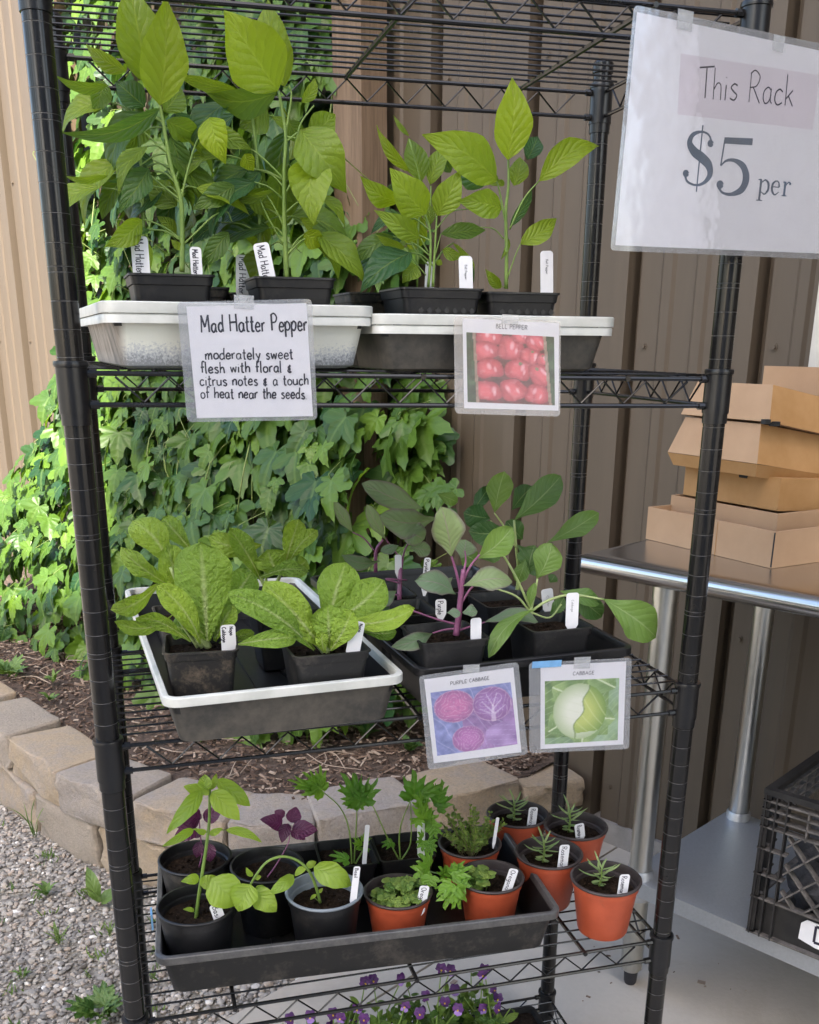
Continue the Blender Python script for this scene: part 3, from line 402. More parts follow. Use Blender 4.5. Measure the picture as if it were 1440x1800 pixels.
'purp1':[[[15.9,1.1,-11.73,15.32,0.9,-9.4,1.59,-0.1,-0.99,-0.11,0.05,0.15,0.7],[16.36,0.8,-13.09,18.61,0.2,-12.73,1.21,-0.29,-0.67,0.68,0.14,0.15,0.55],[16.1,0.9,-13.48,13.91,0.3,-12.59,1.15,0.39,-0.82,0.42,0.1,0.15,0.1],[16.29,0.5,-14.27,16.97,0.3,-14.24,0.82,-0.2,-0.54,0.82,0.08,0.1,0.1],[15.01,1.0,-15.34,12.97,0.3,-15.69,0.83,0.31,-0.95,0.09,0.2,0.15,0.15],[17.87,1.7,-15.19,20.61,1.5,-15.07,0.96,-0.07,-0.55,0.83,0.1,0.15,0.15],[15.47,0.4,-14.22,16.16,0.3,-14.28,0.55,-0.02,-0.59,0.81,0.08,0.1,0.1],[16.7,2.1,-12.07,17.01,2.3,-11.22,1.15,-0.27,-0.91,0.31,0.1,0.1,0.25],[16.25,1.9,-12.91,15.46,1.9,-13.65,0.64,-0.25,-0.93,0.27,0.1,0.1,0.15]],[[[16.28,1.3,-15.6],[16.39,1.3,-14.61],[16.49,1.3,-13.31],[16.57,1.3,-12.42],[0.17,0.11]],[[16.47,1.3,-13.57],[16.21,1.3,-12.52],[15.97,1.3,-11.77],[0.08,0.05]],[[16.52,1.3,-13.06],[16.9,1.3,-12.3],[17.35,1.3,-11.75],[0.07,0.05]],[[16.3,1.3,-15.07],[15.29,1.3,-14.74],[14.04,1.3,-14.23],[0.06,0.045]],[[16.38,1.3,-15.38],[17.05,1.3,-15.21],[17.73,1.3,-15.05],[0.06,0.04]],[[16.48,1.3,-14.09],[16.87,1.3,-13.46],[17.06,1.3,-13.28],[0.06,0.05]],[[16.31,1.3,-15.27],[15.7,1.3,-15.29],[15.11,1.3,-15.42],[0.05,0.04]],[[16.49,1.3,-13.31],[16.34,1.3,-13.56],[0.06,0.04]],[[16.58,1.3,-12.54],[16.67,1.3,-12.04],[16.62,1.3,-11.53],[0.06,0.03]]]],
'purp2':[[[16.98,9.5,-10.86,13.74,9.9,-9.42,1.34,-0.02,-0.97,0.23,0.08,0.2,0.3],[17.62,9.1,-11.32,14.42,8.7,-11.14,1.65,0.09,-0.93,-0.36,0.14,0.15,0.35],[13.04,9.3,-11.92,12.03,9.2,-10.26,0.7,0.17,-0.98,0.04,0.08,0.2,0.4],[14.81,9.2,-12.38,13.79,9.2,-10.46,0.73,0.04,-1.0,0.02,0.08,0.2,0.5],[15.47,8.9,-11.35,16.97,8.9,-12.42,1.29,-0.01,-1.0,-0.01,0.14,0.15,0.3],[15.48,8.9,-12.65,14.39,8.7,-12.85,0.57,0.12,-0.95,0.28,0.1,0.1,0.1],[14.48,9.1,-13.51,12.34,8.7,-13.11,0.93,0.06,-0.85,-0.52,0.15,0.1,0.1],[14.96,7.5,-14.8,13.69,7.1,-15.35,0.85,0.1,-0.9,0.42,0.1,0.1,0.1],[14.67,7.5,-16.25,13.81,7.3,-15.41,0.85,0.13,-0.99,-0.1,0.1,0.1,0.12],[16.3,9.7,-12.98,17.53,9.7,-13.19,0.88,0.03,-0.99,0.15,0.1,0.1,0.25]],[[[15.38,8.5,-15.58],[15.55,8.9,-14.12],[15.82,9.5,-13.51],[0.14,0.09]],[[14.31,9.5,-14.18],[14.36,9.5,-13.0],[14.74,9.5,-12.43],[0.11,0.07]],[[15.82,9.5,-13.66],[15.03,9.5,-12.59],[14.59,9.5,-11.99],[0.05,0.04]],[[15.82,9.5,-13.51],[16.09,9.5,-12.79],[16.84,9.5,-12.09],[0.05,0.04]],[[14.36,9.5,-13.15],[13.7,9.5,-12.32],[13.08,9.5,-11.96],[0.045,0.035]],[[15.37,8.5,-14.61],[14.63,8.5,-14.35],[15.82,8.5,-14.49],[0.05,0.04]],[[15.38,8.5,-15.28],[14.48,8.5,-15.15],[0.05,0.04]]]],
'cab1':[[[24.26,2.0,-14.47,27.22,1.4,-16.54,1.97,-0.05,-0.98,0.21,0.08,0.15,0.7],[20.75,2.4,-13.34,21.5,2.5,-11.61,1.49,-0.26,-0.95,0.17,0.06,0.12,0.72],[20.2,1.3,-14.59,17.62,0.4,-16.55,0.88,-0.35,-0.59,0.73,0.1,0.25,0.75],[17.33,1.6,-12.0,18.94,1.3,-10.52,1.33,-0.34,-0.92,0.19,0.08,0.15,0.8],[22.75,2.8,-14.15,24.61,2.6,-15.62,1.2,-0.12,-0.99,-0.01,0.1,0.15,0.3],[20.34,2.0,-14.64,20.49,2.0,-13.43,0.47,-0.41,-0.91,0.05,0.05,0.2,0.7],[22.1,2.5,-14.05,24.37,2.4,-14.71,0.94,0.14,-0.8,0.58,0.1,0.1,0.5],[21.81,3.0,-15.4,22.47,2.8,-14.48,0.68,-0.47,-0.87,0.15,0.1,0.1,0.3]],[[[20.44,2.2,-14.94],[21.27,2.2,-14.45],[22.55,2.2,-14.21],[24.37,2.2,-14.55],[0.075,0.055]],[[20.44,2.2,-14.9],[20.61,2.2,-14.03],[20.71,2.2,-13.29],[0.07,0.05]],[[20.46,2.2,-14.86],[19.43,2.2,-12.89],[18.4,2.2,-11.33],[0.075,0.05]],[[20.36,2.2,-14.9],[19.62,2.2,-14.1],[18.27,2.2,-13.56],[0.06,0.045]],[[20.51,2.2,-15.0],[21.46,2.2,-15.31],[22.07,2.2,-14.66],[0.05,0.04]],[[20.45,2.2,-15.25],[20.43,2.2,-14.7],[0.12,0.1]]]],
'cab2':[[[23.89,8.6,-12.85,27.09,8.8,-11.21,1.23,-0.21,-0.84,0.51,0.08,0.2,0.55],[22.05,9.0,-11.59,24.91,9.4,-9.24,1.62,-0.24,-0.86,0.44,0.06,0.2,0.4],[21.0,9.3,-11.19,21.53,9.4,-8.96,1.42,-0.26,-0.96,0.1,0.05,0.2,0.75],[19.78,9.6,-11.19,20.89,9.8,-9.76,0.81,-0.22,-0.93,0.3,0.1,0.1,0.1],[22.25,9.9,-11.18,23.59,10.2,-9.92,1.2,-0.15,-0.91,0.38,0.08,0.1,0.15],[22.77,8.4,-14.54,23.09,8.4,-12.9,1.49,-0.4,-0.91,0.08,0.08,0.1,0.3],[20.66,9.0,-11.42,19.17,9.2,-11.11,1.4,-0.18,-0.96,-0.22,0.12,0.1,0.15],[21.47,8.6,-11.97,19.3,8.6,-12.03,1.4,0.0,-0.99,-0.15,0.12,0.1,0.2],[22.22,8.8,-12.93,24.05,8.4,-14.46,1.49,-0.18,-0.98,0.03,0.1,0.1,0.2],[17.88,10.0,-10.13,19.15,10.0,-10.67,0.73,0.01,-1.0,0.01,0.1,0.1,0.65],[22.77,9.4,-12.77,21.76,9.4,-11.68,1.2,-0.12,-0.99,-0.11,0.1,0.1,0.2],[20.18,9.2,-13.67,21.43,9.2,-13.27,1.19,-0.09,-0.95,0.29,0.1,0.1,0.4],[18.65,8.4,-12.99,19.67,8.2,-13.59,1.16,-0.14,-0.99,0.09,0.1,0.1,0.5],[22.49,8.2,-13.58,22.07,8.2,-14.92,0.89,-0.4,-0.91,0.12,0.1,0.1,0.5],[24.18,8.6,-15.12,24.48,8.6,-14.68,0.61,-0.37,-0.89,0.25,0.1,0.1,0.2],[19.08,9.8,-11.64,18.29,9.8,-11.17,1.03,-0.01,-1.0,-0.02,0.1,0.1,0.15]],[[[22.4,9.0,-16.04],[22.44,9.0,-14.5],[22.22,9.0,-12.97],[22.05,9.0,-11.59],[0.13,0.06]],[[22.41,9.0,-15.42],[23.3,9.0,-13.78],[24.09,9.0,-12.94],[0.06,0.045]],[[22.22,9.0,-13.12],[21.46,9.0,-11.89],[20.88,9.0,-11.14],[0.06,0.04]],[[22.47,9.0,-15.12],[22.75,9.0,-14.21],[23.17,9.0,-14.54],[0.05,0.04]],[[22.22,9.0,-12.97],[20.67,9.0,-11.57],[0.05,0.04]]]],
'basil1':[[[4.42,3.5,-23.31,3.15,3.4,-22.92,0.71,0.09,-1.0,0.03,0.12,0.2,0.8],[3.96,2.9,-22.98,2.16,1.6,-24.41,0.81,-0.06,-0.7,0.71,0.12,0.25,0.6],[4.76,3.5,-22.76,6.33,3.4,-24.36,0.87,0.27,-0.91,0.32,0.12,0.2,0.65],[4.46,2.8,-23.07,5.66,1.9,-24.31,1.08,0.03,-0.79,0.61,0.08,0.15,0.9],[4.22,3.0,-23.06,4.21,3.5,-22.45,0.67,-0.05,-0.77,0.63,0.1,0.2,0.75],[3.48,3.0,-25.1,1.92,2.2,-25.43,0.52,0.4,-0.88,0.23,0.12,0.2,0.6],[5.03,3.1,-25.38,6.81,2.8,-26.12,0.48,0.16,-0.72,0.67,0.1,0.2,0.75],[4.09,3.2,-25.46,3.51,3.0,-25.08,0.31,0.44,-0.87,0.21,0.15,0.1,0.75],[4.22,3.1,-25.53,4.89,3.0,-25.21,0.36,-0.3,-0.89,0.36,0.15,0.1,0.75],[3.58,3.0,-27.88,2.7,2.6,-27.68,0.55,0.45,-0.84,0.29,0.15,0.1,0.75],[3.6,3.0,-28.24,4.45,3.2,-27.96,0.78,0.03,-0.86,0.52,0.2,0.1,0.85],[3.23,3.1,-29.71,2.7,3.0,-29.48,0.24,0.33,-0.85,0.4,0.1,0.1,0.95],[4.42,3.4,-23.26,4.78,3.6,-22.51,0.36,-0.11,-0.95,0.31,0.1,0.1,0.75],[4.36,3.1,-23.12,3.95,3.0,-23.27,0.35,0.05,-0.89,0.45,0.1,0.1,0.9]],[[[3.26,3.2,-30.36],[3.54,3.2,-28.76],[3.8,3.2,-27.45],[4.05,3.2,-26.16],[4.27,3.2,-24.78],[4.38,3.2,-23.17],[0.1,0.07]],[[4.14,3.2,-25.46],[4.59,3.2,-25.42],[5.03,3.2,-25.43],[0.04,0.03]],[[4.14,3.2,-25.46],[3.79,3.2,-25.32],[3.49,3.2,-25.2],[0.04,0.03]],[[3.33,3.2,-29.99],[3.08,3.2,-29.64],[0.03,0.02]]]],
'basil2':[[[4.18,2.5,-27.64,5.36,2.1,-29.14,1.82,0.09,-0.94,0.32,0.25,-0.1,0.85],[6.04,2.2,-28.1,5.3,1.6,-29.19,1.36,-0.07,-0.85,0.52,0.15,0.2,0.9],[6.25,2.5,-28.67,7.22,1.8,-29.62,1.17,0.03,-0.79,0.61,0.25,-0.1,0.95],[8.29,2.7,-28.19,6.91,2.1,-28.75,0.7,0.01,-0.7,0.72,0.22,-0.1,0.7],[9.35,2.8,-27.93,11.21,2.2,-28.93,1.33,0.04,-0.82,0.57,0.25,-0.15,0.8],[6.24,3.0,-28.11,5.92,3.0,-27.55,0.28,0.17,-0.98,0.09,0.1,0.1,0.9],[6.33,3.0,-28.23,6.68,3.0,-28.18,0.28,-0.07,-0.87,0.49,0.1,0.1,0.9],[8.96,3.0,-27.98,8.35,2.8,-28.31,0.37,-0.03,-0.83,0.55,0.1,0.1,0.9],[9.03,3.2,-28.1,9.6,3.4,-27.97,0.38,0.15,-0.8,0.58,0.1,0.1,0.9],[9.47,2.9,-29.6,9.13,2.9,-29.87,0.19,-0.31,-0.87,0.39,0.2,0.1,0.95],[9.58,3.0,-29.57,9.83,3.0,-29.34,0.19,-0.33,-0.88,0.35,0.1,0.1,0.9],[6.32,3.2,-28.97,6.97,3.4,-29.29,0.56,0.42,-0.84,0.33,0.2,0.1,0.6]],[[[9.68,3.0,-30.18],[9.45,3.0,-29.12],[9.09,3.0,-28.16],[8.5,3.0,-27.5],[7.76,3.0,-27.2],[7.01,3.0,-27.39],[6.43,3.0,-28.04],[6.11,3.0,-28.57],[0.085,0.06]],[[9.62,3.0,-30.11],[9.29,3.0,-29.74],[0.03,0.02]]]],
'pbasil1':[[[3.99,7.8,-26.97,2.97,7.2,-26.23,1.03,0.57,-0.81,0.12,0.1,0.2,0.5],[3.99,8.0,-27.12,2.62,7.6,-27.08,0.73,0.28,-0.95,0.12,0.1,0.2,0.5],[4.24,8.0,-27.1,5.29,7.8,-26.42,0.84,-0.35,-0.9,0.27,0.1,0.2,0.45],[3.8,7.6,-27.4,2.55,7.0,-27.69,0.93,0.26,-0.8,0.54,0.12,0.2,0.6],[3.95,7.6,-28.19,3.69,7.4,-29.04,0.59,-0.11,-0.96,0.26,0.1,0.2,0.4],[4.43,7.6,-28.36,4.39,7.3,-29.37,0.75,-0.05,-0.96,0.29,0.1,0.2,0.5],[4.02,8.2,-27.83,3.51,8.2,-28.1,0.6,-0.2,-0.91,0.37,0.1,0.1,0.4],[4.06,8.4,-27.27,3.91,8.6,-26.79,0.4,-0.02,-0.92,0.38,0.1,0.1,0.4]],[[[3.83,8.2,-30.06],[4.05,8.2,-29.18],[4.01,8.2,-28.17],[4.01,8.2,-27.17],[0.05,0.035]],[[4.05,8.2,-29.18],[4.35,8.2,-28.88],[4.46,8.2,-28.67],[0.03,0.02]]]],
'pbasil2':[[[8.25,6.2,-27.07,7.02,5.7,-26.32,0.89,0.52,-0.78,0.34,0.15,0.2,0.7],[8.82,6.7,-27.22,9.19,7.0,-26.45,0.84,-0.14,-0.9,0.42,0.1,0.2,0.85],[8.8,6.3,-27.35,10.12,5.7,-27.39,1.05,-0.31,-0.72,0.62,0.12,0.2,0.8],[8.58,6.1,-26.95,8.12,5.5,-27.73,0.68,-0.03,-0.78,0.62,0.1,0.2,0.5],[8.5,6.8,-26.84,7.99,7.0,-26.55,0.59,-0.1,-0.9,0.43,0.1,0.2,0.8],[8.7,6.0,-27.35,9.41,5.6,-27.79,0.59,-0.18,-0.85,0.49,0.1,0.2,0.8]],[[[7.33,6.5,-30.32],[7.8,6.5,-29.71],[8.44,6.5,-28.68],[8.68,6.5,-28.04],[8.69,6.5,-27.27],[0.04,0.03]]]]}
PARS={"pars1":[[[[12.45,7.9,-31.04],[12.31,7.9,-28.75],[11.81,7.9,-27.25],[10.79,7.9,-26.08]],[[10.79,7.9,-26.08,9.03,7.6,-25.46,1.4,-0.34,-0.71,0.84,0.75],[10.6,7.9,-25.85,9.63,7.6,-24.51,1.08,-0.09,-0.72,0.83,0.65],[10.79,7.9,-26.01,10.65,7.6,-24.14,0.95,-0.23,-0.71,0.84,0.75],[10.34,7.9,-25.96,8.68,7.6,-24.88,0.95,-0.04,-0.72,0.84,0.7]]],[[[12.55,7.9,-31.05],[12.71,7.9,-28.8],[12.79,7.9,-27.16]],[[12.79,7.9,-27.09,11.85,7.6,-24.69,1.61,-0.05,-0.7,0.85,0.35],[12.93,7.9,-26.86,11.51,7.6,-25.85,1.42,-0.5,-0.71,0.84,0.5],[13.19,7.9,-27.0,14.05,7.6,-25.35,1.61,-0.55,-0.7,0.84,0.35],[12.93,7.9,-27.04,13.13,7.6,-25.7,1.55,0.11,-0.7,0.85,0.3],[12.73,7.9,-27.08,11.75,7.6,-26.83,1.1,-0.35,-0.7,0.85,0.45],[12.93,7.9,-27.11,13.12,7.6,-27.49,1.1,-0.37,-0.7,0.85,0.5],[12.93,8.2,-26.82,12.72,7.9,-24.98,1.29,0.24,-0.71,0.84,0.15]]],[[[12.55,7.9,-31.13],[13.17,7.9,-29.96],[13.31,7.9,-29.25]],[[13.1,7.6,-29.43,13.37,7.3,-28.66,0.85,-0.18,-0.69,0.87,0.75],[13.08,7.5,-29.74,13.0,7.2,-29.94,0.91,0.11,-0.69,0.88,0.7],[12.92,7.7,-29.75,12.4,7.4,-28.87,0.78,-0.17,-0.69,0.88,0.7]]],[[[12.35,7.3,-30.78],[13.69,7.3,-30.75],[15.05,7.3,-30.87],[16.08,7.3,-31.16]],[[11.91,6.4,-29.8,10.67,6.1,-29.04,0.96,-0.03,-0.69,0.89,0.35]]]],"pars2":[[[[15.22,7.7,-30.95],[14.47,7.7,-29.3],[13.87,7.7,-27.77],[13.35,7.7,-26.64]],[[14.81,7.7,-29.71,13.99,7.4,-29.81,0.86,-0.46,-0.68,0.87,0.4]]],[[[15.29,7.7,-30.96],[15.22,7.7,-29.4],[15.42,7.7,-28.33],[15.95,7.7,-27.03]],[[16.09,7.7,-27.15,15.99,7.4,-24.89,1.96,-0.09,-0.69,0.84,0.3],[16.24,7.4,-26.85,18.0,7.1,-25.93,1.43,0.09,-0.69,0.84,0.4],[16.5,7.1,-27.46,15.73,6.8,-26.24,1.3,-0.19,-0.69,0.85,0.7],[16.44,6.9,-28.08,16.0,6.6,-26.39,1.62,-0.01,-0.69,0.86,0.8],[16.67,7.1,-28.27,17.43,6.8,-27.86,1.3,-0.07,-0.68,0.86,0.6],[16.05,6.7,-27.93,15.8,6.4,-28.39,1.16,-0.55,-0.69,0.86,0.85],[17.47,7.5,-27.41,17.68,7.2,-25.69,1.18,-0.01,-0.69,0.84,0.25],[17.47,7.7,-27.86,18.46,7.4,-26.94,1.32,-0.14,-0.69,0.85,0.3],[16.9,6.7,-28.4,17.16,6.4,-29.37,1.17,-0.37,-0.68,0.86,0.5],[16.67,7.3,-29.03,16.46,7.0,-26.7,1.31,-0.58,-0.68,0.87,0.6]]],[[[15.36,7.7,-30.97],[15.91,7.7,-29.86],[15.89,7.7,-27.31]],[[16.4,6.7,-29.34,16.22,6.4,-29.97,1.04,0.09,-0.68,0.87,0.5],[16.64,6.7,-29.45,17.23,6.4,-29.74,1.11,-0.23,-0.68,0.87,0.45],[16.3,6.7,-29.22,15.97,6.4,-28.49,0.91,-0.03,-0.68,0.87,0.5],[16.72,6.5,-29.65,16.84,6.2,-30.17,0.91,0.1,-0.68,0.88,0.6]]],[[[15.36,7.7,-31.05],[16.29,5.7,-30.7],[16.83,3.7,-30.04],[17.06,2.9,-29.8]],[[15.81,3.9,-29.65,14.76,3.6,-29.85,1.8,-0.03,-0.67,0.89,0.75],[16.0,4.1,-29.57,15.22,3.8,-28.33,1.62,0.13,-0.67,0.89,0.6],[15.83,3.3,-29.67,15.56,3.0,-30.51,1.29,-0.29,-0.66,0.9,0.7],[16.89,2.9,-29.6,18.07,2.6,-28.92,1.47,0.02,-0.66,0.9,0.65],[17.13,3.1,-29.92,17.0,2.8,-28.6,1.42,-0.27,-0.66,0.9,0.55],[16.67,2.1,-29.82,16.03,1.8,-31.13,1.58,0.13,-0.65,0.9,0.8],[16.8,2.1,-29.84,17.12,1.8,-31.31,1.52,0.08,-0.65,0.9,0.85],[16.67,2.3,-29.65,15.57,2.0,-30.28,1.22,-0.54,-0.66,0.9,0.8],[17.12,2.5,-29.83,17.87,2.2,-30.05,1.35,-0.52,-0.66,0.9,0.7],[16.83,3.7,-30.04,16.24,3.4,-29.09,0.94,-0.44,-0.66,0.9,0.5]]]]}
VIOL=[[12.5,5.0,-37.04],[13.09,5.5,-37.34],[14.52,4.5,-36.84],[17.06,5.0,-36.94],[17.79,5.5,-37.49],[19.75,5.0,-37.43],[19.35,4.2,-37.21],[11.8,4.0,-37.96],[14.73,4.5,-38.69],[15.48,4.0,-38.99],[16.12,5.0,-38.65],[17.15,4.5,-38.89],[17.66,3.6,-38.85],[19.77,5.0,-40.23],[20.52,4.5,-40.02],[21.8,5.0,-40.87],[9.11,4.0,-37.96],[10.4,4.0,-38.03],[10.7,3.4,-37.91],[12.05,3.4,-38.25],[7.99,4.0,-37.89]]
WEEDS=[[[-3.9,42.2,-51.3],3,3.2,1.3,"leaf",1.2,0.75],[[-8.7,45.2,-51.3],7,1.6,0.45,"leaf",0.7,0.5],[[-3.7,25.3,-51.2],16,2.6,1.5,"lobe",0.9,0.4],[[-10.5,57.4,-51.3],6,4.2,0.14,"leaf",2.6,0.6],[[-7.1,36.6,-51.3],16,1.9,0.12,"leaf",1.2,1.0],[[-14.7,87.1,-42.8],14,3.2,1.5,"lobe",0.9,0.45],[[-9.2,76.4,-42.8],6,1.4,0.6,"leaf",0.8,0.6],[[-9.2,83.3,-42.8],5,2,0.5,"leaf",1,0.7],[[24.0,55.1,-42.8],8,2.2,1.0,"leaf",1,0.35],[[27.8,50.5,-42.8],9,2.4,1.2,"leaf",1.2,0.4],[[-9.7,32.3,-51.3],12,1.2,0.2,"leaf",0.8,0.7],[[-2.9,36.4,-51.3],14,1.5,0.1,"leaf",1.5,1.0]]
TAGS=[["Mad Hatter",2.95,2.0,1.52,0.27,0.67,0],["Mad Hatter",5.13,2.2,1.21,0.32,0.46,0],["Mad Hatter",7.3,4.5,1.14,-0.32,0.59,3],["Mad Hatter",7.74,2.0,1.42,0.11,0.65,-10],["",15.46,3.6,1.02,0.08,0.45,3],["Bell Pepper",16.41,1.6,1.13,-0.04,0.61,-2],["Bell Pepper",20.13,1.6,1.44,-0.15,0.59,-2],["Napa Cabbage",5.54,1.5,-14.41,-15.47,0.66,0],["Napa Cabbage",11.17,-0.2,-14.17,-15.5,0.64,12],["Purple",16.52,7,-12.99,-14.57,0.36,6],["Purple",16.17,3.5,-14.35,-14.99,0.56,0],["",16.94,0.4,-14.55,-15.44,0.53,0],["Cab",22.01,4,-14.28,-15.22,0.64,-8],["Cabbage",22.17,1.2,-13.84,-15.34,0.66,0],["",15.45,9,-13.18,-14.02,0.37,0],["Basil",4.19,2.0,-28.84,-29.55,0.57,-14],["Basil",11.44,1.9,-27.69,-29.51,0.35,8],["",13.22,7.2,-28.16,-30.4,0.26,6],["",16.37,7.2,-28.39,-30.3,0.46,0],["Oregano",15.09,2.0,-29.42,-30.79,0.54,12],["Oregano",20.14,2.1,-29.19,-30.7,0.55,18],["",20.83,6.6,-28.38,-29.86,0.2,8],["Rosemary",24.17,9.2,-29.35,-30.45,0.59,6],["Rosemary",26.02,6.6,-29.45,-30.21,0.61,-8],["Rosemary",23.85,3.8,-29.12,-30.55,0.61,5],["Rosemary",25.88,0.4,-29.44,-30.57,0.61,6]]
# ---------------------------------------------------------------- ground, slab, mulch bed
WU=V(.4848,-.8746,0); WV=V(.8746,.4848,0); WP=V(49.1,35.1,0)   # the siding wall: along it to the right, into it, a point of its face
def wl(s,o,z): return WP-WU*s-WV*o+V(0,0,z)                      # s inches to the left along the wall, o inches out from it
b=MB(); b.add([(-9000,-9000,-51.6),(9000,-9000,-51.6),(9000,9000,-51.6),(-9000,9000,-51.6)],[(0,1,2,3)]); tag(b.build('ground','gravel',smooth=False),kind='structure')
EN=V(.857,.515,0)                                              # edge of the slab, running from the wall out past the rack
b=MB(); e0=V(13.5,26.5,0)-EN*90; e1=V(13.5,26.5,0)+EN*38; pr=V(.515,-.857,0)
def slab(mb,P,z0,z1):
    n=len(P); mb.add([(*p[:2],z) for z in (z0,z1) for p in P],[tuple(range(n))[::-1],tuple(range(n,2*n))]+[(i,(i+1)%n,n+(i+1)%n,n+i) for i in range(n)])
for k,(t0,t1) in enumerate(((0,6.2),(6.45,130))):
    slab(b,[e0+pr*t0,e0+pr*t1,e1+pr*t1+EN*20,e1+pr*t0+EN*0],-54,-50.5)
slab(b,[e0+pr*.1,e0+pr*129,e1+pr*129,e1+pr*.1],-54.2,-50.75)
tag(b.build('concrete_slab','concrete',smooth=False),kind='structure')
# retaining wall: two courses of split-faced blocks curving from the slab to the gravel
rg=random.Random(5)
FRONT=[(-25,88),(-18.6,75.5),(-13.2,64.6),(-7.6,53.4),(-.6,45.2),(7.5,38.4),(15.3,36.2),(26.2,37.6),(36.4,40.4),(43.5,41)]
rw=thing('retaining_wall',(7,38,-51.5),'low curved retaining wall of tan and grey split-face blocks holding back the mulch bed','retaining wall')
def block(p,q,z0,z1,depth,inset=0.):
    p=V(*p,0);q=V(*q,0);a=unit(q-p);L=np.linalg.norm(q-p)-.28;nb=V(-a[1],a[0],0); c=(p+q)/2
    nx,ny,nz=12,8,6; rgn=random.Random(int(p[0]*97+z0*13)); ph=[rgn.random()*6 for _ in range(6)]
    bm=bmesh.new(); bmesh.ops.create_cube(bm,size=1); bmesh.ops.bevel(bm,geom=bm.edges[:],offset=.07,segments=2,affect='EDGES',profile=.6)
    bmesh.ops.subdivide_edges(bm,edges=bm.edges[:],cuts=3,use_grid_fill=True)
    m=MB(); bm.verts.ensure_lookup_table(); vs=[]
    for v in bm.verts:
        x,y,z=v.co; wid=1-.16*(y+.5); h=(z1-z0)
        nz=.16*math.sin(x*7+ph[0]+z*3)*math.sin(z*8+ph[1]+y*4)+.1*math.sin(x*17+ph[2]+z*11)+rgn.uniform(-.045,.045)
        fr=max(0,.5-y)**2
        vs.append(c+a*(x*L*wid+.5*nz*abs(x)*.5)+nb*((y+.5)*depth+inset+nz*fr*1.6)+V(0,0,(z0+z1)/2+z*h*.97+.35*nz*(z>0)))
    m.add(vs,[tuple(v.index for v in f.verts) for f in bm.faces]); bm.free()
    m.build('stone_block','stone',rw,angle=60)
for i in range(len(FRONT)-1): block(FRONT[i],FRONT[i+1],-46.6+rg.uniform(-.08,.08),-42.35+rg.uniform(-.15,.15)-(.9 if i==8 else 0),6.6,rg.uniform(-.2,.25))
F2=[((FRONT[i][0]+FRONT[i+1][0])/2,(FRONT[i][1]+FRONT[i+1][1])/2) for i in range(len(FRONT)-1)]
for i in range(len(F2)-1):
    if F2[i+1][0]-F2[i][0]>0: block(F2[i],F2[i+1],-51.9,-46.65,6.6,.1+rg.uniform(-.15,.15))
# bed surface, between the blocks and the wall
def front_o(s):
    best=None
    P=[V(*p,0) for p in FRONT]; S=[-(p-WP)@WU for p in P]; O=[-(p-WP)@WV for p in P]
    return float(np.interp(s,sorted(S),[o for _,o in sorted(zip(S,O))]))-4.2
def bedz(s,o,fo): return -43.15+.28*math.sin(s*.21+o*.13)+.2*math.sin(o*.4+s*.1)-.8*max(0,1-(fo-o)/2.5)
b=MB(); ns,no=90,40; vs=[]
for i in range(ns+1):
    s=12+i/ns*142; fo=max(3,front_o(s)-1.)
    for j in range(no+1):
        o=.4+(fo-.4)*j/no; q=wl(s,o,bedz(s,o,fo)+rg.uniform(-.12,.12)); vs.append(q)
b.add(vs,[(i*(no+1)+j,(i+1)*(no+1)+j,(i+1)*(no+1)+j+1,i*(no+1)+j+1) for i in range(ns) for j in range(no)])
tag(b.build('mulch_bed','mulch',angle=0),kind='structure')
b=MB()
for _ in range(8200):
    s=rg.uniform(13,120); fo=front_o(s)-1.; o=rg.uniform(max(1,fo-46),fo-.6)
    L=rg.choice((.3,.45,.6,.85,1.2))*rg.uniform(.7,1.2); az=rg.uniform(0,6.28); ti=rg.uniform(-.35,.35); w=rg.uniform(.1,.3)
    a=V(math.cos(az)*math.cos(ti),math.sin(az)*math.cos(ti),math.sin(ti)); sd=unit(np.cross(a,V(rg.uniform(-.4,.4),rg.uniform(-.4,.4),1))); nn=np.cross(sd,a)
    b.t=rg.random()**1.3; b.box(wl(s,o,bedz(s,o,fo)+.1+rg.uniform(0,.35)),(L,w,rg.uniform(.05,.16)),(a,sd,nn),tap=rg.uniform(.6,1))
tag(b.build('bark_mulch','chip',smooth=False),kind='stuff')
b=MB()
for _ in range(46):
    s=rg.uniform(16,110); o=front_o(s)-rg.uniform(4,28); p=wl(s,o,-42.8); a=rg.uniform(0,6.28); L=rg.uniform(3,8)
    b.t=rg.uniform(.85,1.05); b.tube([p,p+V(math.cos(a)*L*.5,math.sin(a)*L*.5,rg.uniform(.2,.7)),p+V(math.cos(a+.5)*L,math.sin(a+.5)*L,.1)],[.07,.04],5,4)
tag(b.build('dry_twigs','chip'),kind='stuff')
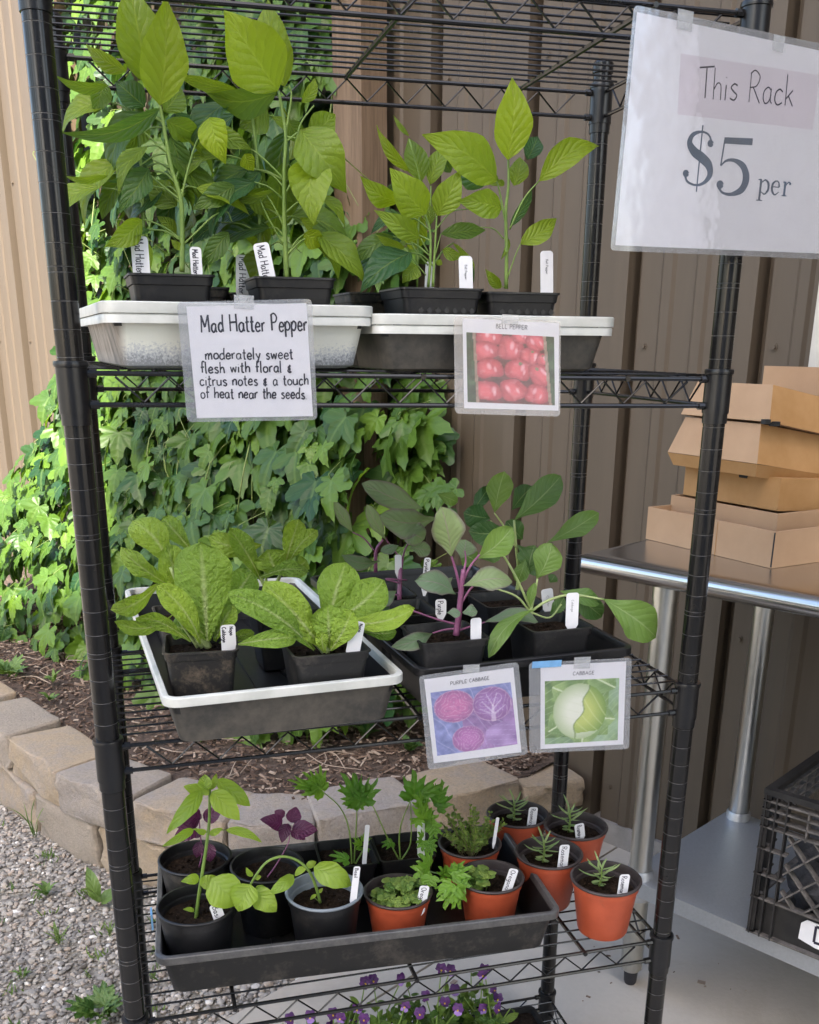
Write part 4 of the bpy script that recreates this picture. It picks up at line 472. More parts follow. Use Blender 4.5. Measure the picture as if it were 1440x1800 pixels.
# loose gravel
ico=bmesh.new(); bmesh.ops.create_icosphere(ico,subdivisions=1,radius=1); IV=[V(*v.co) for v in ico.verts]; IF=[tuple(v.index for v in f.verts) for f in ico.faces]; ico.free()
def onslab(p): return (p-(e0))@pr>-.2
def infront(p):   # outside the retaining wall
    s=-(p-WP)@WU; o=-(p-WP)@WV; return o>front_o(s)+3.6
b=MB(); n=0
while n<10500:
    p=V(rg.uniform(-24,18),rg.uniform(14,78),0)
    if p[0]<-8-(p[1]-14)*.16-8 or onslab(p) or not infront(p): continue
    n+=1; r=rg.choice((.12,.15,.18,.23,.3))*rg.uniform(.7,1.25); k=V(rg.uniform(.8,1.35),rg.uniform(.7,1.2),rg.uniform(.5,.85)); a=rg.uniform(0,6.28); ca,sa=math.cos(a),math.sin(a)
    j=[1+rg.uniform(-.16,.16) for _ in IV]; b.t=min(1,max(0,rg.gauss(.45,.22)+(.25 if rg.random()<.07 else 0)))
    c=p+V(0,0,-51.55+r*.25)
    b.add([c+r*jj*V(q[0]*k[0]*ca-q[1]*k[1]*sa,q[0]*k[0]*sa+q[1]*k[1]*ca,q[2]*k[2]) for q,jj in zip(IV,j)],IF)
tag(b.build('loose_gravel','pebble',angle=50),kind='stuff')
b=MB()
for _ in range(60):
    p=V(rg.uniform(-16,12),rg.uniform(16,66),-51.45)
    if onslab(p) or not infront(p): continue
    tn=rg.uniform(.4,1.)
    for k in range(rg.randint(4,14)):
        a=rg.uniform(0,6.28); q=p+V(rg.gauss(0,.5),rg.gauss(0,.5),0); d=V(math.cos(a)*.6,math.sin(a)*.6,1); L=rg.uniform(.3,1.1); leaf(b,q,q+unit(d)*L,rg.uniform(.06,.16),V(.2,-1,.4),'line',.2,.1,tn,5,2,rg)
tag(b.build('sparse_grass','weed',angle=0),kind='stuff')
b=MB()
for _ in range(90):                                            # grit and blown bits on the slab
    p=V(rg.uniform(14,48),rg.uniform(-12,36),-50.46); a=rg.uniform(0,6.28); L=rg.choice((.1,.12,.2,.35,.6)); b.t=rg.random(); b.box(p,(L,L*rg.uniform(.2,.7),.05),(V(math.cos(a),math.sin(a),0),V(-math.sin(a),math.cos(a),0),V(0,0,1)))
tag(b.build('floor_grit','chip',smooth=False),kind='stuff')
# ---------------------------------------------------------------- siding wall
t=thing('siding_wall',wl(60,0,-50.5),'tan ribbed metal siding wall behind the rack and the vine, shaded on its right half','wall')
b=MB(); prof=[]
for k in range(-14,36):
    s0=7.2+12*k
    prof+=[(s0,0),(s0,-1.1),(s0+.85,-1.1),(s0+.85,.75),(s0+2.3,.75),(s0+2.8,0),(s0+5.4,0),(s0+5.7,.22),(s0+6.5,.22),(s0+6.8,0),(s0+8.6,0),(s0+8.9,.22),(s0+9.7,.22),(s0+10.,0)]
b.loft([[wl(s,o,z) for s,o in prof] for z in (-48.2,150)],closed=False); b.build('siding_panel','siding',t,smooth=False)
b=MB(); P=[wl(-160,-1.6,0),wl(-160,.45,0),wl(440,.45,0),wl(440,-1.6,0)]; slab(b,P,-54,-48.2); b.build('foundation_strip','foundation',t,smooth=False)
b=MB()
for z in (-2.5,-26.5,-44.5,21.5):
    for k in range(-6,14):
        c=wl(6.4+12*k,0,z)
        for r,h0,h1 in ((.34,.02,.07),(.2,.07,.24)):
            b.loft([[c-WV*h+(WU*math.cos(a)+V(0,0,1)*math.sin(a))*r for a in [R(60*q) for q in range(6)]] for h in (h0,h1)],capt=True,capb=True)
b.build('siding_screw','siding',t,smooth=False)
b=MB(); b.box(wl(-10.2,.9,9.5),(1.9,1.2,30),(WU,WV,V(0,0,1))); tag(b.build('white_corner_trim','whitetrim',smooth=False),'white painted vertical trim on the siding above the cardboard boxes','trim')
# two unseen silos added behind the viewer to shade rack, slab and lower vine
for cx,rr_,top,lab in ((-172,32,326,'narrow tall unseen galvanised silo, added behind the viewer to block the sun'),(-38,105,352,'wide unseen galvanised silo, added behind the viewer to block the sun')):
    t=thing('sun_block_silo',(cx,-300,-51.6),lab,'silo'); b=MB(); pf=[]
    z=-51.6; k=0
    while z<top: pf.append((rr_-.5+.35*(k%2),z)); z+=4; k+=1
    b.lathe(pf,(cx,-300),64); b.build('sun_block_wall','galv',t,angle=60)
    b=MB(); b.lathe([(rr_,top-1),(rr_,top),(0,top+12)],(cx,-300),64); b.build('sun_block_roof','galv',t,angle=40)
# unseen trees added behind the viewer to darken reflections and side light
ry=random.Random(9)
def added_tree():
    t=thing('added_tree',(-330,-420,-51.6),'unseen leafy tree added to darken reflections','tree','unseen trees added behind the viewer')
    m=MB(); m.tube([(-330,-420,-52),(-326,-418,40),(-334,-424,150)],[11,8,4],10,4)
    for k in range(6): a=k*1.05; m.tube([(-330,-420,40+k*12),(-330+40*math.cos(a),-420+40*math.sin(a),100+k*18),(-330+80*math.cos(a),-420+80*math.sin(a),130+k*22)],[5,3,1.5],7,4)
    m.build('trunk','brownstem',t); m=MB()
    cl=[(V(-330,-420,190)+V(ry.gauss(0,50),ry.gauss(0,50),ry.gauss(0,55)),ry.uniform(28,52)) for _ in range(26)]
    for c,r in cl:
        for _ in range(90):
            d=unit(V(ry.gauss(0,1),ry.gauss(0,1),ry.gauss(0,1))); p=c+d*r*ry.random()**.4; a=unit(V(ry.gauss(0,1),ry.gauss(0,1),ry.gauss(-.5,1))); s2=unit(np.cross(a,d)); L=ry.uniform(5,10); m.t=ry.random(); m.add([p,p+a*L*.5+s2*L*.3,p+a*L,p+a*L*.5-s2*L*.3],[(0,1,2,3)])
    m.build('crown','hop',t,smooth=False); return t
yt=added_tree()
for k,(x,y) in enumerate(((-560,-330),(-640,-120),(120,-470),(300,-430),(480,-330),(560,-140),(-640,120))): dup(yt,(x,y,-51.6),k*1.3,'unseen leafy tree added to darken reflections','unseen trees added behind the viewer')
# ---------------------------------------------------------------- trellis posts
for s0,s1,lab in ((37.4,41.9,'weathered timber post at the right end of the vine, against dark siding'),(99.6,104.2,'sunlit timber post at the left end of the vine, partly hidden by the rack')):
    b=MB(); sm=(s0+s1)/2
    rings=[]
    for i in range(25):
        z=-52+i*100/24; rings.append([wl(sm+x*(1+.012*math.sin(i*1.3)),1.5+y,z) for x,y in ((-(s1-s0)/2,0),(-(s1-s0)/2+.15,3.3),((s1-s0)/2-.15,3.35),((s1-s0)/2,0))])
    b.loft(rings,capt=True,capb=True); tag(b.build('timber_post','wood',angle=30),lab,'post')
# ---------------------------------------------------------------- wire rack
W_,D_=28.25,14.37
SH=[(10.29,10.50),(-3.58,-3.88),(-19.19,-18.96),(-33.57,-33.72),(-47.4,-47.5)]
rack=thing('shelving_rack',(14,7,-50.5),'black five-tier wire shelving rack holding trays of seedlings','shelving rack')
def post(x,y):
    b=MB(); prof=[(.0,-50.5),(.42,-50.5),(.42,-49.6),(.5,-49.4)]; mi=[]
    g=-49; rings=[];mats=[]
    for r,z in prof: rings.append((r,z,0))
    for g in range(-49,12):
        ds=[0,.2] if g%5==0 else [0]
        for d in ds: rings+=[(.5,g+d-.022,0),(.49,g+d-.011,1),(.49,g+d+.011,1),(.5,g+d+.022,0)]
    rings+=[(.5,11.4,0),(.56,11.45,0),(.56,11.9,0),(.45,12.05,0),(0,12.1,0)]
    n=22
    for i in range(len(rings)-1):
        (r0,z0,m0),(r1,z1,m1)=rings[i],rings[i+1]; k=1 if (m0 and m1) else 0
        b.loft([[(x+r*math.cos(2*math.pi*q/n),y+r*math.sin(2*math.pi*q/n),z) for q in range(n)] for r,z in ((r0,z0),(r1,z1))],mi=k)
    o=b.build('post',['rack','groove'],rack,angle=0)
    import bmesh as _b
    bm=_b.new(); bm.from_mesh(o.data); _b.ops.remove_doubles(bm,verts=bm.verts[:],dist=1e-6); bm.to_mesh(o.data); bm.free(); o.data.set_sharp_from_angle(angle=R(25))
    for zl,zr in SH:
        z=zl+(zr-zl)*x/W_
        c=MB(); c.lathe([(.5,z-1.95),(.56,z-1.95),(.565,z-1.5),(.61,z-1.5),(.6,z+.22),(.655,z+.24),(.665,z+.34),(.64,z+.44),(.5,z+.45)],(x,y),24); c.build('shelf_collar','sleeve',o,angle=40)
for x in (0,W_):
    for y in (0,D_): post(x,y)
def shelf(zl,zr):
    b=MB(); zz=lambda x:zl+(zr-zl)*x/W_
    x0,x1=.66,W_-.66; nn=0
    for y in (0,D_):
        for dz in (0,-1.18): b.tube([(x0,y,zz(x0)+dz),(x1,y,zz(x1)+dz)],.1,8)
        n=12; P=[]
        for i in range(n*2+1): x=1.6+(W_-3.2)*i/(2*n); P.append(V(x,y,zz(x)-(.12 if i%2==0 else 1.08)))
        b.tube(P,.056,6)
        for x in (x0+.05,x1-.05):
            for dz in (0,-1.18): b.tube([(x-.22,y,zz(x)+dz),(x+.22,y,zz(x)+dz)],.17,8)
    for x in (0,W_):
        for dz in (0,-1.18): b.tube([(x,.66,zz(x)+dz),(x,D_-.66,zz(x)+dz)],.1,8)
        P=[V(x,1.4+(D_-2.8)*i/12,zz(x)-(.12 if i%2==0 else 1.08)) for i in range(13)]; b.tube(P,.056,6)
    for i in range(1,15): 
        y=D_*i/15; b.tube([(.05,y,zz(0)+.16),(W_-.05,y,zz(W_)+.16)],.052,6)
    for x in (4.75,14.1,23.6): b.tube([(x,-.18,zz(x)-.02),(x,D_+.18,zz(x)-.02)],.12,8)
    b.build('wire_shelf','rack',rack,angle=40)
for q in SH: shelf(*q)
# ---------------------------------------------------------------- steel work table, boxes, crate
TU,TV=unit(V(.4848,-.8746,0)),unit(V(.8746,.4848,0)); TO=V(33.4,21.6,0)
tp=lambda a,c,z: TO+TU*a+TV*c+V(0,0,z)
tb=thing('work_table',tp(24,9,-50.5),'stainless steel work table with galvanised undershelf against the siding wall','work table')
b=MB(); A0,A1,C0,C1=0,52,0,19
prof=[(0,-.0),(-.55,-.05),(-.95,-.3),(-1.1,-.75),(-.95,-1.2),(-.55,-1.45),(0,-1.5)]   # rolled edge, outward offset and drop
b.loft([[tp(a,c,z) for a,c,z in ((A0+o,C0+o,-16.4+d),(A1,C0+o,-16.4+d),(A1,C1,-16.4+d),(A0+o,C1,-16.4+d))] for o,d in prof],capb=True,capt=True); b.build('table_top','steel',tb,angle=50)
LEGS=[(4.9,1.5),(5.2,16.2),(47,1.5),(47,16.2)]
for a,c in LEGS:
    b=MB(); q=tp(a,c,0); b.lathe([(.0,-49.2),(.7,-49.2),(.84,-49.0),(.84,-19.2),(.9,-19.2),(.9,-17.9),(.84,-17.9)],q[:2],24); lg=b.build('table_leg','legsteel',tb,angle=40)
    b=MB(); b.lathe([(.0,-50.5),(.42,-50.5),(.5,-50.3),(.56,-49.2),(0,-49.2)],q[:2],18); b.build('bullet_foot','foot',lg,angle=40)
b=MB(); zS=-40.9; a0,a1,c0,c1=3.9,48,.6,17.2
b.loft([[tp(a,c,z) for a,c in ((a0,c0),(a1,c0),(a1,c1),(a0,c1))] for z in (zS-1.25,zS-.06,zS)],capt=True); b.loft([[tp(a,c,z) for a,c in ((a0+.06,c0+.06),(a1,c0+.06),(a1,c1),(a0+.06,c1))] for z in (zS-1.25,zS-.1)],capt=True); b.build('undershelf','galv',tb,smooth=False)
for a,c in LEGS: b=MB(); b.lathe([(.86,zS-1.8),(1.02,zS-1.8),(1.02,zS+.5),(.9,zS+.7),(.86,zS+.7)],tp(a,c,0)[:2],24); b.build('shelf_socket','galv',tb,angle=40)
# cardboard boxes
def walls(mb,c,e1,e2,l1,l2,z0,z1,th=.14,flare=0.,cap=False,tilt=0.):
    e1,e2=unit(e1),unit(e2); q=lambda k1,k2,z:c+e1*k1+e2*k2+V(0,0,z-tilt*max(0,k2+l2/2))
    def ring(d,z,fl=0): return [q(-l1/2+d-fl,-l2/2+d-fl,z),q(l1/2-d+fl,-l2/2+d-fl,z),q(l1/2-d+fl,l2/2-d+fl,z),q(-l1/2+d-fl,l2/2-d+fl,z)]
    r=[ring(0,z0,0),ring(0,z1,flare)]
    if cap:
        mb.loft([[r[0][3],r[0][0]],[r[1][3],r[1][0]]],closed=False,mi=0); mb.loft([[r[0][0],r[0][1],r[0][2],r[0][3]],[r[1][0],r[1][1],r[1][2],r[1][3]]],closed=False,mi=1); mb.add(r[0]+r[1],[(3,2,1,0),(4,5,6,7)],mi=1)
    else: mb.loft(r+[ring(th,z1,flare),ring(th,z0+th,0)],capb=True,capt=True)
bx1=V(-.245,.97,0);bx2=V(.97,.245,0); cB=V(42.4,13.9,0)+bx1*6.1+bx2*5.2
t=thing('cardboard_tray',(*cB[:2],-16.38),'open shallow cardboard tray at the bottom of the box stack on the steel table','box','cardboard boxes stacked on the table')
b=MB(); walls(b,cB,bx1,bx2,12.1,10.4,-16.38,-13.95); b.build('tray_wall','kraft',t,smooth=False)
b=MB(); b.box(cB-bx1*6.0-bx2*5.22+V(0,0,-15.15),(.09,.05,2.3),(bx1,bx2,V(0,0,1))); b.build('corner_gap_shade','black',t,smooth=False)  # black strip laid over the tray corner as the shade of its gap
b=MB(); b.box(cB-bx1*1-bx2*5.215+V(0,0,-15.2),(.03,.03,2.35),(bx1,bx2,V(0,0,1))); b.build('fold_crease','kraft2',t,smooth=False)
c2=cB+bx2*1.3+bx1*.9
t=thing('cardboard_box',(*c2[:2],-16.2),'plain cardboard box sitting inside the open tray, under the lidded boxes','box','cardboard boxes stacked on the table')
b=MB(); walls(b,c2,bx1,bx2,10.2,8.6,-16.2,-13.2); b.build('box_wall','kraft',t,smooth=False)
c3=c2+bx2*.5+bx1*.2
t=thing('cardboard_box',(*c3[:2],-13.2),'small notched cardboard box in the middle of the box stack','box','cardboard boxes stacked on the table')
b=MB(); walls(b,c3,bx1,bx2,9.0,8.0,-13.17,-10.95,cap=True,tilt=.07); b.build('box_wall',['kraft2','kraft2'],t,smooth=False)
b=MB(); b.box(c3-bx2*4.03+bx1*-1.2+V(0,0,-11.1),(.7,.05,.36),(bx1,bx2,V(0,0,1)),tap=1.3); b.build('tab_slot_shade','black',t,smooth=False)  # solid black block painted in for the shade inside the slot
d1=unit(V(-.23,.97,0)); d2=unit(V(.95,.3,0)); d2=unit(d2-d1*(d2@d1)); c4=V(42.6,17.7,0)+d1*4.2+d2*4.4
t=thing('takeout_box',(*c4[:2],-10.9),'lidded cardboard takeout box with sloping sides, second from the top of the box stack','box','cardboard boxes stacked on the table')
b=MB(); walls(b,c4,d1,d2,8.0,7.6,-10.9,-10.0,flare=.35,cap=True,tilt=.16); b.build('box_base',['kraft2','kraft2'],t,smooth=False)
b=MB(); walls(b,c4,d1,d2,8.7,8.3,-9.97,-7.3,flare=-.75,cap=True,tilt=.16); b.build('box_lid',['kraft2','kraft'],t,smooth=False)
c5=c4+d1*-.3+d2*.35
t=thing('takeout_box',(*c5[:2],-7.25),'lidded cardboard takeout box on the very top of the box stack','box','cardboard boxes stacked on the table')
b=MB(); walls(b,c5,d1,d2,8.4,7.9,-7.22,-4.75,flare=-.7,cap=True,tilt=.18); b.build('box_lid',['kraft2','kraft'],t,smooth=False)
b=MB(); b.box(c5-d2*3.5-d1*4.25+V(0,0,-7.35),(.5,.5,.3),(d1,d2,V(0,0,1))); b.box(c4-d2*3.85-d1*4.4+V(0,0,-7.2),(.4,.5,.3),(d1,d2,V(0,0,1))); b.build('tab_slot_shade','black',t,smooth=False)  # black blocks stand in for the shade in holes at the lid corners
b=MB(); q0=c5+d2*4.6+V(0,0,-4.7); b.box(q0-d2*.5+V(0,0,-.75),(8.2,.16,3.2),(d1,d2,V(0,0,1))); b.build('lid_flap','kraft',t,smooth=False)
# milk crate
kx=unit(V(.52,-.854,0)); ky=V(-kx[1],kx[0],0); K0=V(40.5,9.15,0); kz0=-40.85; KW,KH=13,10.6
kp=lambda a,c,z: K0+kx*a+ky*c+V(0,0,kz0+z)
ck=thing('milk_crate',kp(6.5,6.5,0),'dirty black plastic milk crate on the table undershelf','crate')
def kbox(mb,a0,a1,c0,c1,z0,z1): mb.box(kp((a0+a1)/2,(c0+c1)/2,(z0+z1)/2),(a1-a0,c1-c0,z1-z0),(kx,ky,V(0,0,1)))
b=MB()
for ca in (0,1):
    for a in (.2,.95,1.7): kbox(b,(a if not ca else KW-a)-.05,(a if not ca else KW-a)+.05,0,.5,0,KH)
    for c in (.2,1.0,1.8,11.2,12,12.8): kbox(b,0 if not ca else KW-.5,.5 if not ca else KW,c-.05,c+.05,0,KH)
for fc in (0,1): 
    kbox(b,.05,KW-.05,.42+fc*12,.52+fc*12,.15,2.75)
    kbox(b,.05,KW-.05,.42+fc*12,.5+fc*12,KH-2.5,KH-2.3) if 0 else None
kbox(b,.05,KW-.05,.05,KW-.05,.02,.14)
b.build('corner_ribs','crate',ck,smooth=False)
b=MB()
for z in (.05,2.8,4.6,6.5,8.1,8.75,9.4,10.0): 
    full=z in (.05,2.8,8.1,8.75,9.4,10.0)
    for fc in (0,1):
        if full: kbox(b,0,KW,fc*12.45,fc*12.45+.55,z,z+.12); kbox(b,fc*12.45,fc*12.45+.55,0,KW,z,z+.12)
        else:
            for a0,a1 in ((0,2),(11,13)): kbox(b,a0,a1,fc*12.45,fc*12.45+.55,z,z+.12); kbox(b,fc*12.45,fc*12.45+.55,a0,a1,z,z+.12)
b.build('horizontal_ledge','cratedge',ck,smooth=False)
b=MB()
for a in (3.1,4.6,6.1,7.6,9.1,10.6): kbox(b,a-.05,a+.05,0,.5,8.0,10.1); kbox(b,0,.5,a-.05,a+.05,8,10.1)
for k in range(-4,10):
    for sg in (1,-1):
        a=1.7+k*1.9; P=[]
        for i in range(22):
            z=2.9+i*.25; x=a+sg*(z-2.9)*.95+(0 if sg>0 else 5.)
            if 1.75<=x<=11.3: P.append(kp(x,.28,z))
        if len(P)>2:
            m0,m1=P[0],P[-1]; ax=unit(m1-m0); b.box((m0+m1)/2,(np.linalg.norm(m1-m0),.45,.11),(ax,ky,np.cross(ax,ky)))
b.build('diagonal_lattice','cratedge',ck,smooth=False)
b=MB()
for a0,a1,c0,c1 in ((0,KW,0,.6),(0,KW,12.4,13),(0,.6,.6,12.4),(12.4,13,.6,12.4)): kbox(b,a0,a1,c0,c1,KH-.12,KH+.28)
b.build('top_rim','crate',ck,smooth=False)
b=MB(); P=[kp(a,.36,z) for a,z in ((3.5,.9),(3.55,2.1),(3.9,2.45),(9.6,2.4),(9.7,1.0),(9.2,.7),(4.7,.65))]; P2=[p+ky*-.1 for p in P]; b.add(P+P2,[tuple(range(7)),tuple(range(7,14))[::-1]]+[(i,7+i,7+(i+1)%7,(i+1)%7) for i in range(7)]); lbm=b.build('white_label_panel','tagplastic',ck,smooth=False)
b=MB(); rgk=random.Random(8)
def blob(mb,c,r,k=(1,1,1),sd=1,amp=.25):
    q=bmesh.new(); bmesh.ops.create_icosphere(q,subdivisions=3,radius=1); g=random.Random(sd); ph=[g.random()*6 for _ in range(6)]
    mb.add([np.array(c)+r*np.array(k)*np.array(v.co)*(1+amp*(math.sin(v.co.x*5+ph[0])*math.sin(v.co.y*6+ph[1])+.6*math.sin(v.co.z*9+ph[2]+v.co.x*7))) for v in q.verts],[tuple(v.index for v in f.verts) for f in q.faces]); q.free()
blob(b,kp(4.2,4.2,4.2),3.2,(1,1,1.2),3); blob(b,kp(9,8,3.4),3.1,(1.2,1,1),5)
tag(b.build('dark_cloth_bundle','bluebag',angle=60),'crumpled dark blue cloth bundle inside the milk crate','bundle')
b=MB(); blob(b,kp(8.6,3.2,3.0),2.4,(1.2,.8,.9),4,.35); blob(b,kp(9.2,4.2,8.2),1.7,(1.2,1,.7),9,.3); tag(b.build('plastic_bag','bag',angle=40),'crumpled white plastic bag inside the milk crate','bag')
# ---------------------------------------------------------------- trays and pots
def rim_rings(w,d,z,r=.7,lip=.42):
    return [rr(w-.5,d-.5,r-.2,z-lip+.06),rr(w-.02,d-.02,r,z-lip),rr(w,d,r,z-lip+.05),rr(w,d,r,z-.04),rr(w-.08,d-.08,r,z),rr(w-.5,d-.5,r-.2,z),rr(w-.58,d-.58,r-.2,z-.05),rr(w-.62,d-.62,r-.2,z-.5)]
def tray(name,fl,rot,w,d,zb,h,body,rim,label,double=False,inside='blackplastic',group='seedling trays on the rack'):
    c,s=math.cos(R(rot)),math.sin(R(rot)); cx=fl[0]+c*w/2-s*d/2; cy=fl[1]+s*w/2+c*d/2
    t=thing(name,(cx,cy,zb),label,'tray',group); t.rotation_euler=(0,0,R(rot))
    b=MB(); b.loft([rr(w-1.9,d-1.9,.5,0),rr(w-1.35,d-1.35,.6,.12),rr(w-.55,d-.55,.6,h-.3)],capb=True)
    b.build('tray_body',body,t,rel=True,angle=40)
    b=MB(); b.loft([rr(w-.62,d-.62,.5,h-.4),rr(w-1.5,d-1.5,.5,.1)]); b.add([tuple(p) for p in rr(w-1.5,d-1.5,.5,.1)],[tuple(range(20))])
    for i in range(5):
        x=-(w/2-1.8)+(w-3.6)*i/4; b.box((x,0,.16),(.5,d-2.6,.12))
    b.build('tray_lining',inside,t,rel=True,angle=40)
    b=MB(); b.loft(rim_rings(w,d,h)); 
    if double: b.loft([rr(w-.5,d-.5,.5,h-.62),rr(w-.12,d-.12,.66,h-.78),rr(w-.1,d-.1,.66,h-.5),rr(w-.16,d-.16,.66,h-.44)])
    b.build('tray_rim',rim,t,rel=True,angle=40); return t
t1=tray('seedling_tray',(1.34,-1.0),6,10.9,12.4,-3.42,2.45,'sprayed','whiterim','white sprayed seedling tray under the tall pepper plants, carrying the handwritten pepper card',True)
tray('seedling_tray',(12.0,-.1),1.8,11.2,12.4,-3.56,2.3,'traygrey','whiterim','grey seedling tray with a clean white rim, carrying the bell pepper photo card',True)
tray('seedling_tray',(2.43,-1.76),3.9,10.8,21.2,-19.0,2.4,'traygrey','whiterim','black seedling tray with a white taped rim holding the leafy pale green cabbages')
tray('seedling_tray',(13.92,-.36),4,11.6,20.8,-18.95,2.3,'blackplastic','blackplastic','black-rimmed seedling tray holding the purple-stemmed and green cabbages')
tray('seedling_tray',(1.12,.9),-3,21.0,10.6,-33.42,2.6,'dustyplastic','lipgrey','wide black seedling tray of potted herbs on the shelf above the violets')
b=MB(); b.box((1.1,5.2,-31.1),(.1,.8,.9)); tag(b.build('blue_tape','bluetape',smooth=False),'torn piece of blue tape on the left rim of the wide herb tray','tape')
rs=random.Random(11)
def soil_disc(mb,rings_r,z,sq=None):
    n=36; k=9
    vs=[(0,0,z)]
    for i in range(1,k+1):
        for q in range(n):
            a=2*math.pi*q/n; r=rings_r*i/k
            if sq: m=max(abs(math.cos(a)),abs(math.sin(a))); r=r/max(m,.76)
            vs.append((r*math.cos(a),r*math.sin(a),z+rs.uniform(-.07,.07)*(i<k)))
    fs=[(0,1+q,1+(q+1)%n) for q in range(n)]+[(1+i*n+q,1+(i+1)*n+q,1+(i+1)*n+(q+1)%n,1+i*n+(q+1)%n) for i in range(k-1) for q in range(n)]
    mb.add(vs,fs)
    for _ in range(40):                                      # crumbs
        a=rs.uniform(0,6.28); r=rings_r*.85*rs.random()**.5; mb.box((r*math.cos(a),r*math.sin(a),z+.04),(rs.uniform(.05,.16),)*3,(unit(V(1,rs.random(),0)),unit(V(-rs.random(),1,0)),V(0,0,1)))
def square_pot(c,zb,w,h,rot,mat,label,group=None,name='square_pot',cells=False):
    t=thing(name,(c[0],c[1],zb),label,'pot',group); t.rotation_euler=(0,0,R(rot))
    b=MB(); wb=w*.72
    b.loft([rr(wb-.2,wb-.2,.25,0),rr(wb,wb,.3,.06),rr(w-.32,w-.32,.3,h-.42),rr(w-.2,w-.2,.32,h-.4),rr(w-.12,w-.12,.32,h-.1),rr(w,w,.32,h-.08),rr(w,w,.32,h),rr(w-.22,w-.22,.3,h),rr(w-.42,w-.42,.28,h-.5),rr(w-.5,w-.5,.28,h-.9)],capb=True)
    if cells:
        for sx in range(7):
            for sz in range(4):
                x=(sx-3)*.38+(.19 if sz%2 else 0); z=.7+sz*.55; f=wb/2+(w-.32-wb)/2*(z/(h-.42)); b.box((x,-f,z),(.2,.05,.2),(unit(V(1,0,1)),V(0,1,0),unit(V(-1,0,1))))
    b.build('pot_body',mat,t,rel=True,angle=40)
    b=MB(); soil_disc(b,(w-.5)/2,h-.5,True); b.build('soil','soil',t,rel=True,angle=0); return t
GP='black square pots on the upper shelves'
square_pot((4.0,2.3),-3.3,3.35,3.4,3,'blackplastic','black square pot on the white tray under the leftmost tall pepper plant',GP)
square_pot((8.95,2.6),-3.3,3.4,3.4,2,'blackplastic','black square pot on the white tray between the handwritten card and the white pot tags',GP)
square_pot((5.0,6.4),-3.3,3.3,3.15,4,'muddyplastic','soil-stained square pot behind the leftmost pepper pot',GP)
square_pot((8.2,6.6),-3.3,3.3,2.95,4,'muddyplastic','soil-stained square pot behind the second pepper pot, under a tilted tag',GP)
square_pot((15.1,2.4),-3.45,3.75,3.25,2,'blackplastic','diamond-patterned black pot of small bell pepper seedlings above the bell pepper card',GP,cells=True)
square_pot((18.85,2.4),-3.45,3.45,3.15,0,'blackplastic','diamond-patterned black pot of the single tall bell pepper at the right end of the shelf',GP,cells=True)
square_pot((13.6,6.3),-3.45,3.4,3.2,3,'muddyplastic','muddy square pot behind the bell pepper pots, beside the timber post',GP)
GQ='black square pots of cabbage seedlings'
square_pot((4.35,2.3),-18.8,3.35,3.45,-4,'muddyplastic','mud-splashed square pot of the left front pale cabbage with upright leaves',GQ)
square_pot((9.75,.85),-18.8,3.6,3.4,4,'dustyplastic','dusty square pot of the wide-spreading pale cabbage at the front of its tray',GQ)
square_pot((4.2,8.2),-18.8,3.4,3.4,4,'muddyplastic','square pot behind the left front pale cabbage',GQ)
square_pot((9.0,9.0),-18.8,3.4,3.3,4,'blackplastic','square pot of the pale cabbage at the back of the tray',GQ)
square_pot((15.7,1.35),-18.8,3.45,3.4,3,'blackplastic','black square pot of the front purple-stemmed cabbage',GQ)
square_pot((21.4,2.1),-18.8,3.4,3.35,5,'blackplastic','black square pot of the big-leaved green cabbage at the front right',GQ)
square_pot((14.9,6.4),-18.8,3.4,3.35,3,'blackplastic','black square pot in the second row behind the purple-stemmed cabbage',GQ)
square_pot((14.8,10.4),-18.8,3.4,3.35,3,'blackplastic','black square pot of the back purple-stemmed cabbages near the vine',GQ)
square_pot((21.0,7.2),-18.8,3.4,3.3,3,'blackplastic','black square pot in the second row behind the green cabbage',GQ)
square_pot((19.6,10.8),-18.8,3.4,3.3,3,'blackplastic','black square pot of the tall green cabbage at the back',GQ)
def round_pot(c,zb,rt,rb,h,out,inn,rimm,label,group,soil=.75):
    t=thing('round_pot',(c[0],c[1],zb),label,'pot',group); t.rotation_euler=(0,0,rs.uniform(0,6))
    b=MB(); b.lathe([(0,.04),(rb-.25,.0),(rb-.05,.0),(rb,.1),(rt-.16,h*.84),(rt-.1,h*.845),(rt-.06,h-.14)],n=40); b.build('pot_body',out,t,rel=True,angle=30)
    b=MB(); b.lathe([(rt-.06,h-.15),(rt+.01,h-.13),(rt+.04,h-.05),(rt,h),(rt-.1,h)],n=40); b.build('pot_rim',rimm,t,rel=True,angle=60)
    b=MB(); b.lathe([(rt-.1,h),(rt-.14,h-.12),(rt-.17,h-.5),(rt-.26,h-.55),(rt-.38,h-1.1)],n=40); b.build('pot_lining',inn,t,rel=True,angle=30)
    b=MB(); soil_disc(b,rt-.25,h-soil); b.build('soil','soil',t,rel=True,angle=0); return t
GR='black round herb pots in the wide tray'; GT='terracotta coloured pots'
round_pot((3.38,3.25),-33.3,2.0,1.5,3.9,'blackplastic','blackplastic','blackplastic','black round pot of the tall green basil, front left in the herb tray',GR)
round_pot((3.65,8.25),-33.3,2.0,1.5,3.9,'dustyplastic','blackplastic','blackplastic','black round pot of the dark purple basil, back left in the herb tray',GR)
round_pot((7.4,6.6),-33.3,2.0,1.5,3.8,'blackplastic','blackplastic','blackplastic','black round pot of pinkish purple basil, second at the back',GR)
round_pot((9.93,3.1),-33.3,2.02,1.5,3.8,'blackplastic','greyrim','greyrim','black round pot with a blue-grey rim holding the drooping basil',GR,.8)
square_pot((12.2,8.4),-33.3,3.35,2.9,-3,'blackplastic','black square pot of the left parsley at the back of the herb tray','black square parsley pots')
